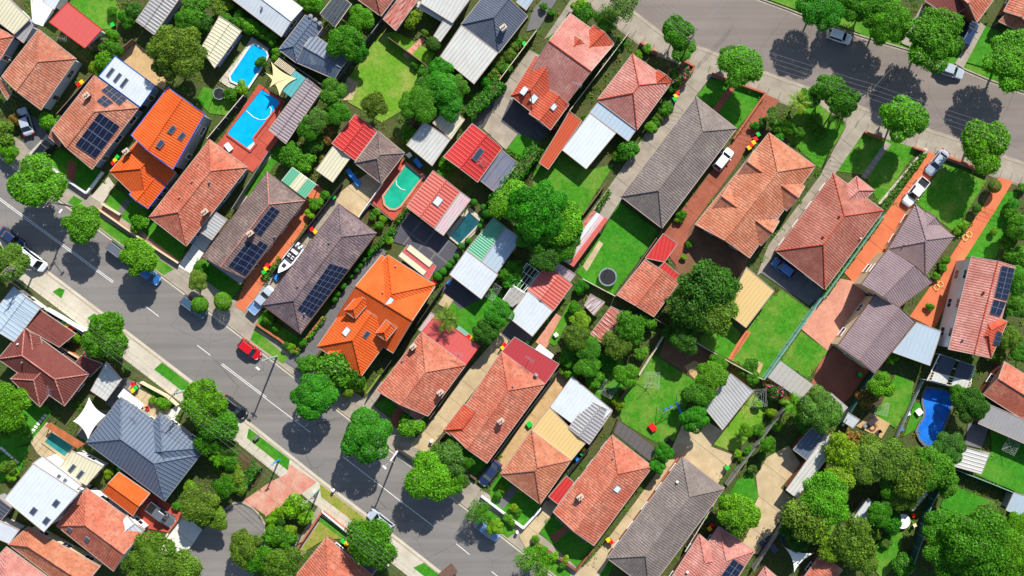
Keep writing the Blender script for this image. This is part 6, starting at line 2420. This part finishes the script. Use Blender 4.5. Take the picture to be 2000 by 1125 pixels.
# ------------------------------------------------------------------ trees, shrubs, hedges
TREES = """75,357,52,street,bright 160,437,38,street,bright 272,505,38,street,bright 14,510,44,street,olive 212,655,45,street,bright 400,782,46,street,bright 430,826,38,street,mid
612,773,45,dome,deep 720,850,51,dome,deep 838,932,46,street,bright 878,938,28,street,bright 874,896,34,spiky,grey 935,1000,26,sparse,mid 966,1028,18,dome,lime 1046,1096,36,sparse,bright
722,1055,48,spiky,mid 742,1078,34,spiky,mid 392,984,38,street,olive 420,1008,26,street,olive 484,1068,36,street,olive 514,1092,30,street,mid 550,1100,38,street,olive 300,1104,58,big,olive 356,1110,40,spiky,olive
12,790,50,big,bright 30,830,28,street,mid 650,722,38,shrub,mid 690,738,26,shrub,mid 1322,62,32,street,mid 1332,96,26,street,mid 1448,132,42,street,bright 1424,108,20,street,mid 1210,8,38,sparse,grey 1186,40,24,sparse,mid
1618,176,34,street,mid 1646,196,34,street,mid 1580,190,22,street,mid 1762,236,46,street,bright 1740,222,22,street,bright 1918,284,50,street,bright 1600,16,46,big,deep 1664,8,38,big,mid 1728,44,46,big,bright 1700,6,44,big,mid 1820,80,58,big,bright 1976,122,56,big,bright
350,105,56,big,olive 330,130,30,street,olive 706,38,26,street,bright 676,84,34,street,mid 700,100,24,street,deep 650,180,26,street,mid 620,236,26,spiky,grey 604,252,24,spiky,mid 662,222,24,street,mid 640,262,20,rust,rusty 614,280,22,shrub,dark 570,306,24,shrub,mid 596,318,20,shrub,bright
732,206,27,spiky,olive 800,36,20,shrub,yellow 846,92,18,ball,dark 860,138,24,street,deep 862,174,34,street,deep 818,204,36,big,mid 838,170,28,street,mid 892,170,26,street,mid 880,206,28,street,deep 812,234,18,pink,mid 800,262,18,shrub,mid
1050,412,58,big,deep 1000,396,40,street,bright 1094,440,44,street,bright 1046,456,40,big,mid 1100,468,36,street,mid 1064,500,34,street,dark 1000,530,22,shrub,mid 1000,546,20,shrub,deep 974,612,28,dome,deep 948,650,24,dome,dark
1122,602,14,shrub,mid 1132,628,22,street,yellow 1126,660,26,street,olive 1150,682,26,street,mid 1118,696,22,shrub,mid 1148,716,24,street,mid 1136,560,14,shrub,deep 1228,638,30,spiky,mid 1262,622,20,shrub,mid 1204,672,28,spiky,olive 1188,708,18,shrub,deep 1222,732,24,street,bright 1160,742,18,shrub,mid
1376,560,52,spiky,dark 1350,600,44,spiky,dark 1396,612,44,spiky,olive 1330,590,26,spiky,mid 1410,560,36,spiky,dark 1316,650,22,shrub,dark 1338,664,28,street,dark 1388,738,30,street,bright 1368,768,28,street,mid 1400,712,20,street,mid 1357,818,29,dome,deep 1296,884,20,dome,deep 1284,908,16,dome,deep
1440,1006,42,street,lime 1424,980,22,street,bright 1600,802,42,dome,grey 1576,830,22,shrub,mid 1500,868,18,street,bright 1480,840,12,shrub,mid 1456,840,14,spiky,lime
1640,880,34,spiky,yellow 1660,860,22,rust,rusty 1690,904,40,street,olive 1740,900,44,street,olive 1780,930,42,spiky,olive 1820,916,42,street,mid 1846,946,24,street,mid 1610,972,52,big,bright 1576,1010,48,spiky,olive 1640,930,32,street,yellow 1850,872,32,dome,dark 1894,790,34,dome,dark 1872,770,20,street,mid 1718,752,26,street,bright 1690,780,22,rust,rusty 1700,872,24,spiky,olive
1900,1060,70,big,mid 1962,1088,58,big,bright 1850,1080,50,big,mid 1836,1032,38,street,mid 1984,1036,36,big,bright 1930,1020,40,big,olive 1880,1120,46,big,mid 1664,1056,44,spiky,olive 1622,1070,30,street,yellow 1716,1000,26,street,mid 1762,972,26,spiky,olive 1740,1020,22,shrub,deep 1690,1096,26,street,olive 1760,1100,22,shrub,mid 1740,944,30,street,mid 1790,900,30,street,olive
1988,548,28,street,mid 1986,600,26,street,mid 1984,500,22,shrub,mid 1990,440,28,street,mid 1974,660,24,street,olive 1990,690,18,street,mid 1944,690,20,shrub,olive 1226,294,20,shrub,mid 1208,306,12,shrub,bright 1326,146,20,pink,mid 1180,40,18,shrub,dark 1140,28,20,shrub,mid 1130,14,16,shrub,yellow
1936,366,15,ball,olive 1906,406,11,ball,mid 1880,440,10,shrub,lime 388,548,20,dome,olive 394,592,20,ball,bright 436,586,21,ball,bright 680,762,15,ball,yellow 702,750,15,shrub,yellow 600,710,18,shrub,mid 626,740,18,shrub,mid
96,238,18,shrub,bright 20,300,20,shrub,bright 10,262,24,shrub,olive 6,278,16,rust,rusty 30,236,14,rust,rusty 206,122,20,shrub,bright 190,134,16,shrub,yellow 226,100,18,shrub,mid 196,88,17,pink,mid 222,72,14,shrub,bright 252,40,18,shrub,mid 266,24,20,shrub,dark 220,24,10,shrub,mid 366,40,22,street,mid 384,20,24,shrub,mid 400,46,18,shrub,dark 440,8,16,shrub,yellow 430,20,14,shrub,olive
470,40,16,shrub,mid 490,52,16,shrub,bright 512,64,15,shrub,mid 532,76,14,shrub,mid 544,106,14,shrub,bright 512,122,12,shrub,mid 474,172,13,shrub,lime 452,186,14,shrub,mid 600,6,18,shrub,bright 620,14,14,shrub,mid 596,96,12,shrub,mid 440,40,14,shrub,mid
276,432,17,shrub,bright 268,444,12,shrub,lime 392,524,14,shrub,mid 616,398,14,shrub,bright 636,382,10,shrub,mid 606,416,10,shrub,lime 524,620,13,shrub,bright 540,640,9,shrub,mid 570,680,9,shrub,lime 590,668,10,shrub,mid 560,676,8,shrub,dark
800,830,24,shrub,bright 768,760,14,shrub,mid 868,316,14,shrub,bright 880,322,10,shrub,mid 862,338,10,shrub,mid 840,360,8,shrub,mid 1016,950,10,shrub,yellow 980,956,8,shrub,lime 1004,992,9,shrub,yellow 990,1010,9,shrub,bright 972,968,9,shrub,mid 1046,1052,8,shrub,bright
1064,620,8,shrub,pink""".replace("1064,620,8,shrub,pink", "1064,622,9,shrub,mid")
for t_ in TREES.split():
    x_, y_, r_, k_, c_ = t_.split(',')
    tree(float(x_), float(y_), float(r_), k_, c_)
T2 = """580,986,24,shrub,lime 596,1006,18,shrub,lime 560,996,16,shrub,yellow 545,1000,12,shrub,lime 532,1018,12,shrub,lime 551,1016,11,ball,dark 553,1032,9,ball,dark 568,1034,12,shrub,yellow 536,1046,22,shrub,mid 560,1054,18,shrub,mid 528,1034,10,shrub,bright
456,930,22,shrub,olive 470,950,16,shrub,olive 448,900,18,spiky,mid 440,950,22,spiky,mid 408,862,26,spiky,mid 446,872,20,spiky,grey 150,660,10,shrub,lime 180,690,18,pink,dark 320,788,14,shrub,bright 300,782,8,shrub,lime 214,924,10,shrub,yellow 20,912,18,shrub,olive 26,928,12,shrub,lime 52,846,10,shrub,bright
250,720,7,shrub,mid 300,1062,10,shrub,mid 310,1050,8,shrub,bright 344,988,8,shrub,mid 376,1000,12,shrub,mid 372,952,14,shrub,lime 1466,712,14,shrub,mid 1500,748,14,rust,rusty 1516,762,20,pink,dark 1532,776,16,rust,rusty 1470,738,14,shrub,mid 1452,724,10,shrub,mid 1480,790,9,shrub,lime 1506,806,10,shrub,yellow 1516,830,12,shrub,bright
1486,890,10,shrub,grey 1470,916,10,shrub,grey 1452,900,8,shrub,olive 1440,886,8,shrub,lime 1462,880,10,shrub,mid 1350,960,8,shrub,mid 1660,1080,14,shrub,mid 1710,1040,12,shrub,olive 1690,1010,14,shrub,deep 1642,968,16,shrub,mid 1730,1060,10,shrub,grey 1694,1086,9,pink,mid 1600,1044,16,shrub,yellow 1560,1060,18,spiky,dark 1540,1034,20,spiky,dark
1740,700,12,shrub,lime 1786,640,7,shrub,bright 1816,600,8,shrub,mid 1846,508,9,shrub,bright 1840,524,9,shrub,mid 1828,540,8,shrub,bright 1300,214,14,shrub,mid 1282,236,10,shrub,mid 1270,250,12,shrub,bright 1310,170,12,shrub,mid 1290,226,10,shrub,olive 1474,246,9,shrub,deep 1490,238,10,shrub,grey 1506,230,12,spiky,grey 1508,218,10,spiky,grey
1518,246,14,shrub,mid 1540,250,14,shrub,bright 1560,258,12,shrub,mid 1520,270,12,shrub,deep 1584,240,14,shrub,mid 1600,260,14,shrub,mid 1330,420,10,shrub,mid 1326,428,8,shrub,lime 1346,478,8,shrub,mid 1335,502,6,shrub,lime 1094,150,14,shrub,mid 1000,92,12,shrub,olive 1010,82,10,shrub,mid 992,108,14,shrub,olive 974,118,14,rust,mid 966,128,12,shrub,mid 984,132,14,shrub,mid 966,146,14,rust,mid 950,160,12,shrub,deep
1062,14,8,shrub,mid 1076,24,8,shrub,mid 1176,80,10,shrub,mid 1200,96,10,shrub,dark 1216,84,8,shrub,deep 1246,108,9,shrub,lime 1264,96,9,shrub,bright 1940,452,8,shrub,lime 1868,452,8,shrub,lime 1946,560,9,shrub,mid 1956,640,16,shrub,mid 1966,470,18,shrub,mid 1972,420,14,shrub,mid 1976,400,12,shrub,deep 1996,366,10,shrub,bright
760,470,8,shrub,lime 742,440,9,shrub,mid 728,424,8,shrub,mid 736,414,8,shrub,bright 748,428,8,shrub,lime 830,66,8,shrub,olive 812,128,8,shrub,mid 830,140,14,shrub,mid 852,206,14,shrub,mid 1124,676,16,shrub,mid 1166,700,14,shrub,bright 1176,740,10,shrub,mid 1196,770,12,shrub,mid 1208,790,12,shrub,yellow 1240,660,14,shrub,mid 1250,690,14,shrub,bright 1104,700,14,shrub,mid 1114,728,14,shrub,bright 1100,724,10,shrub,olive
1000,1020,8,shrub,lime 980,944,6,shrub,lime 1062,1072,8,shrub,bright 1084,1086,8,shrub,lime 1104,1092,8,shrub,yellow 1098,1104,7,shrub,mid 1012,1000,7,shrub,mid 852,880,10,shrub,mid 884,870,14,spiky,grey 900,912,14,spiky,grey 906,940,12,spiky,grey 914,898,16,spiky,mid 856,892,14,spiky,mid"""
for t_ in T2.split():
    x_, y_, r_, k_, c_ = t_.split(',')
    tree(float(x_), float(y_), float(r_), k_, c_)
for x_, y_, r_ in ((927, 396, 9), (944, 407, 8), (952, 420, 11), (943, 431, 6), (936, 442, 6), (913, 470, 7), (902, 482, 9), (890, 501, 7), (882, 510, 7), (876, 520, 8), (864, 530, 9), (856, 542, 10),
                   (722, 490, 8), (710, 508, 7), (704, 519, 7), (696, 529, 7), (685, 540, 7), (669, 559, 9), (660, 574, 8), (652, 584, 8)):
    tree(x_, y_, r_, 'ball', 'deep', look='garden ball')
hedge("980,158 912,222", 2.1, 2.4, 'deep', "broad clipped hedge")
hedge("1050,284 962,402", 2.2, 2.6, 'deep', "long clipped hedge")
hedge("990,294 1018,312", .9, 1.0, 'mid', "low clipped hedge")
hedge("502,908 464,958", 1.6, 1.6, 'deep', "boxy clipped hedge")
hedge("1808,300 1722,408", .8, 1.0, 'mid', "narrow low hedge")
hedge("770,448 716,500", .8, 1.2, 'deep', "narrow clipped hedge")
hedge("796,402 776,432", .7, 1.1, 'deep', "short dark hedge")
hedge("632,620 576,692", .6, .9, 'bright', "thin hedge on the garden wall")
hedge("1722,424 1610,578", .7, 1.0, 'deep', "thin hedge at the house foot")
hedge("1152,430 1192,372", .6, 1.0, 'mid', "thin hedge beside the drive")
hedge("530,524 516,545", .8, .9, 'mid', "short hedge by the bins")
hedge("548,504 530,530", .8, .8, 'mid', "short hedge by the boat trailer")
hedge("1064,900 968,1004", .6, .8, 'lime', "thin bright hedge by the front path") if 0 else None
palm(872, 622, 30, 'olive', 4.5, 'broad palm')
palm(430, 888, 26, 'bright', 3.5, 'arching palm')
palm(1560, 200, 26, 'yellow', 4.0, 'spreading palm')
palm(1636, 230, 22, 'lime', 3.4, 'young palm')
palm(1552, 790, 28, 'bright', 4.2, 'feathered palm')
palm(1570, 808, 22, 'mid', 3.4, 'drooping palm')
palm(192, 702, 13, 'rusty', 1.4, 'spiky small palm')
palm(634, 312, 12, 'rusty', 1.4, 'spiky potted palm')
palm(1456, 838, 14, 'lime', 1.6, 'fan small palm')

# ------------------------------------------------------------------ low growth that nobody could count: weeds, ground cover, small plants in bare beds
def undergrowth(seed, n, col, label):
    r = np.random.RandomState(seed)
    C = np.stack([r.uniform(-84, 84, n), r.uniform(-48, 48, n)], 1)
    free = np.ones(n, bool)
    for poly in OCC:
        q = np.array(poly)
        if len(q) > 60:
            continue
        lo, hi = q.min(0) - .2, q.max(0) + .2
        idx = np.where(free & (C[:, 0] > lo[0]) & (C[:, 0] < hi[0]) & (C[:, 1] > lo[1]) & (C[:, 1] < hi[1]))[0]
        if not len(idx):
            continue
        x, y = C[idx, 0], C[idx, 1]
        ins = np.zeros(len(idx), bool)
        for i in range(len(q)):
            (ax, ay), (bx, by) = q[i], q[i - 1]
            if ay == by:
                continue
            cr = ((ay > y) != (by > y)) & (x < (bx - ax) * (y - ay) / (by - ay) + ax)
            ins ^= cr
        free[idx[ins]] = False
    # not on the verges beside the kerbs
    for ks in (K1, K2, K3, K4):
        q = pts(ks, 0)
        for a, b in zip(q, q[1:]):
            ab = np.array([b.x - a.x, b.y - a.y])
            t = np.clip(((C - np.array([a.x, a.y])) @ ab) / (ab @ ab), 0, 1)
            dd = np.linalg.norm(C - (np.array([a.x, a.y]) + t[:, None] * ab), axis=1)
            free &= dd > 4.1
    C = C[free]
    m = 26
    rad = r.uniform(.2, .75, len(C))
    k = np.repeat(np.arange(len(C)), m)
    off = r.normal(size=(len(k), 2)) * rad[k][:, None] * .6
    z = GZ + .03 + np.abs(r.normal(size=len(k))) * .16 * (0.5 + rad[k])
    P = np.column_stack([C[k] + off, z])
    nn = r.normal(size=(len(k), 3)) * .5 + np.array([0, .2, .8])
    hue = np.clip(r.rand(len(C))[k] * .6 + r.rand(len(k)) * .45, 0, 1)
    me = leaf_mesh("ground_cover", P, nn, r.uniform(.06, .16, len(k)), hue, 'leaf', seed=seed)
    o = obj("ground_cover", me)
    o.color = col + (1,)
    tag(o, label, 'ground cover', None, 'stuff')


undergrowth(5, 5200, (.12, .32, .02), "low green plants and weeds covering the bare yard soil")
undergrowth(6, 2200, (.24, .26, .05), "straggly olive brown ground cover scattered through the yards")
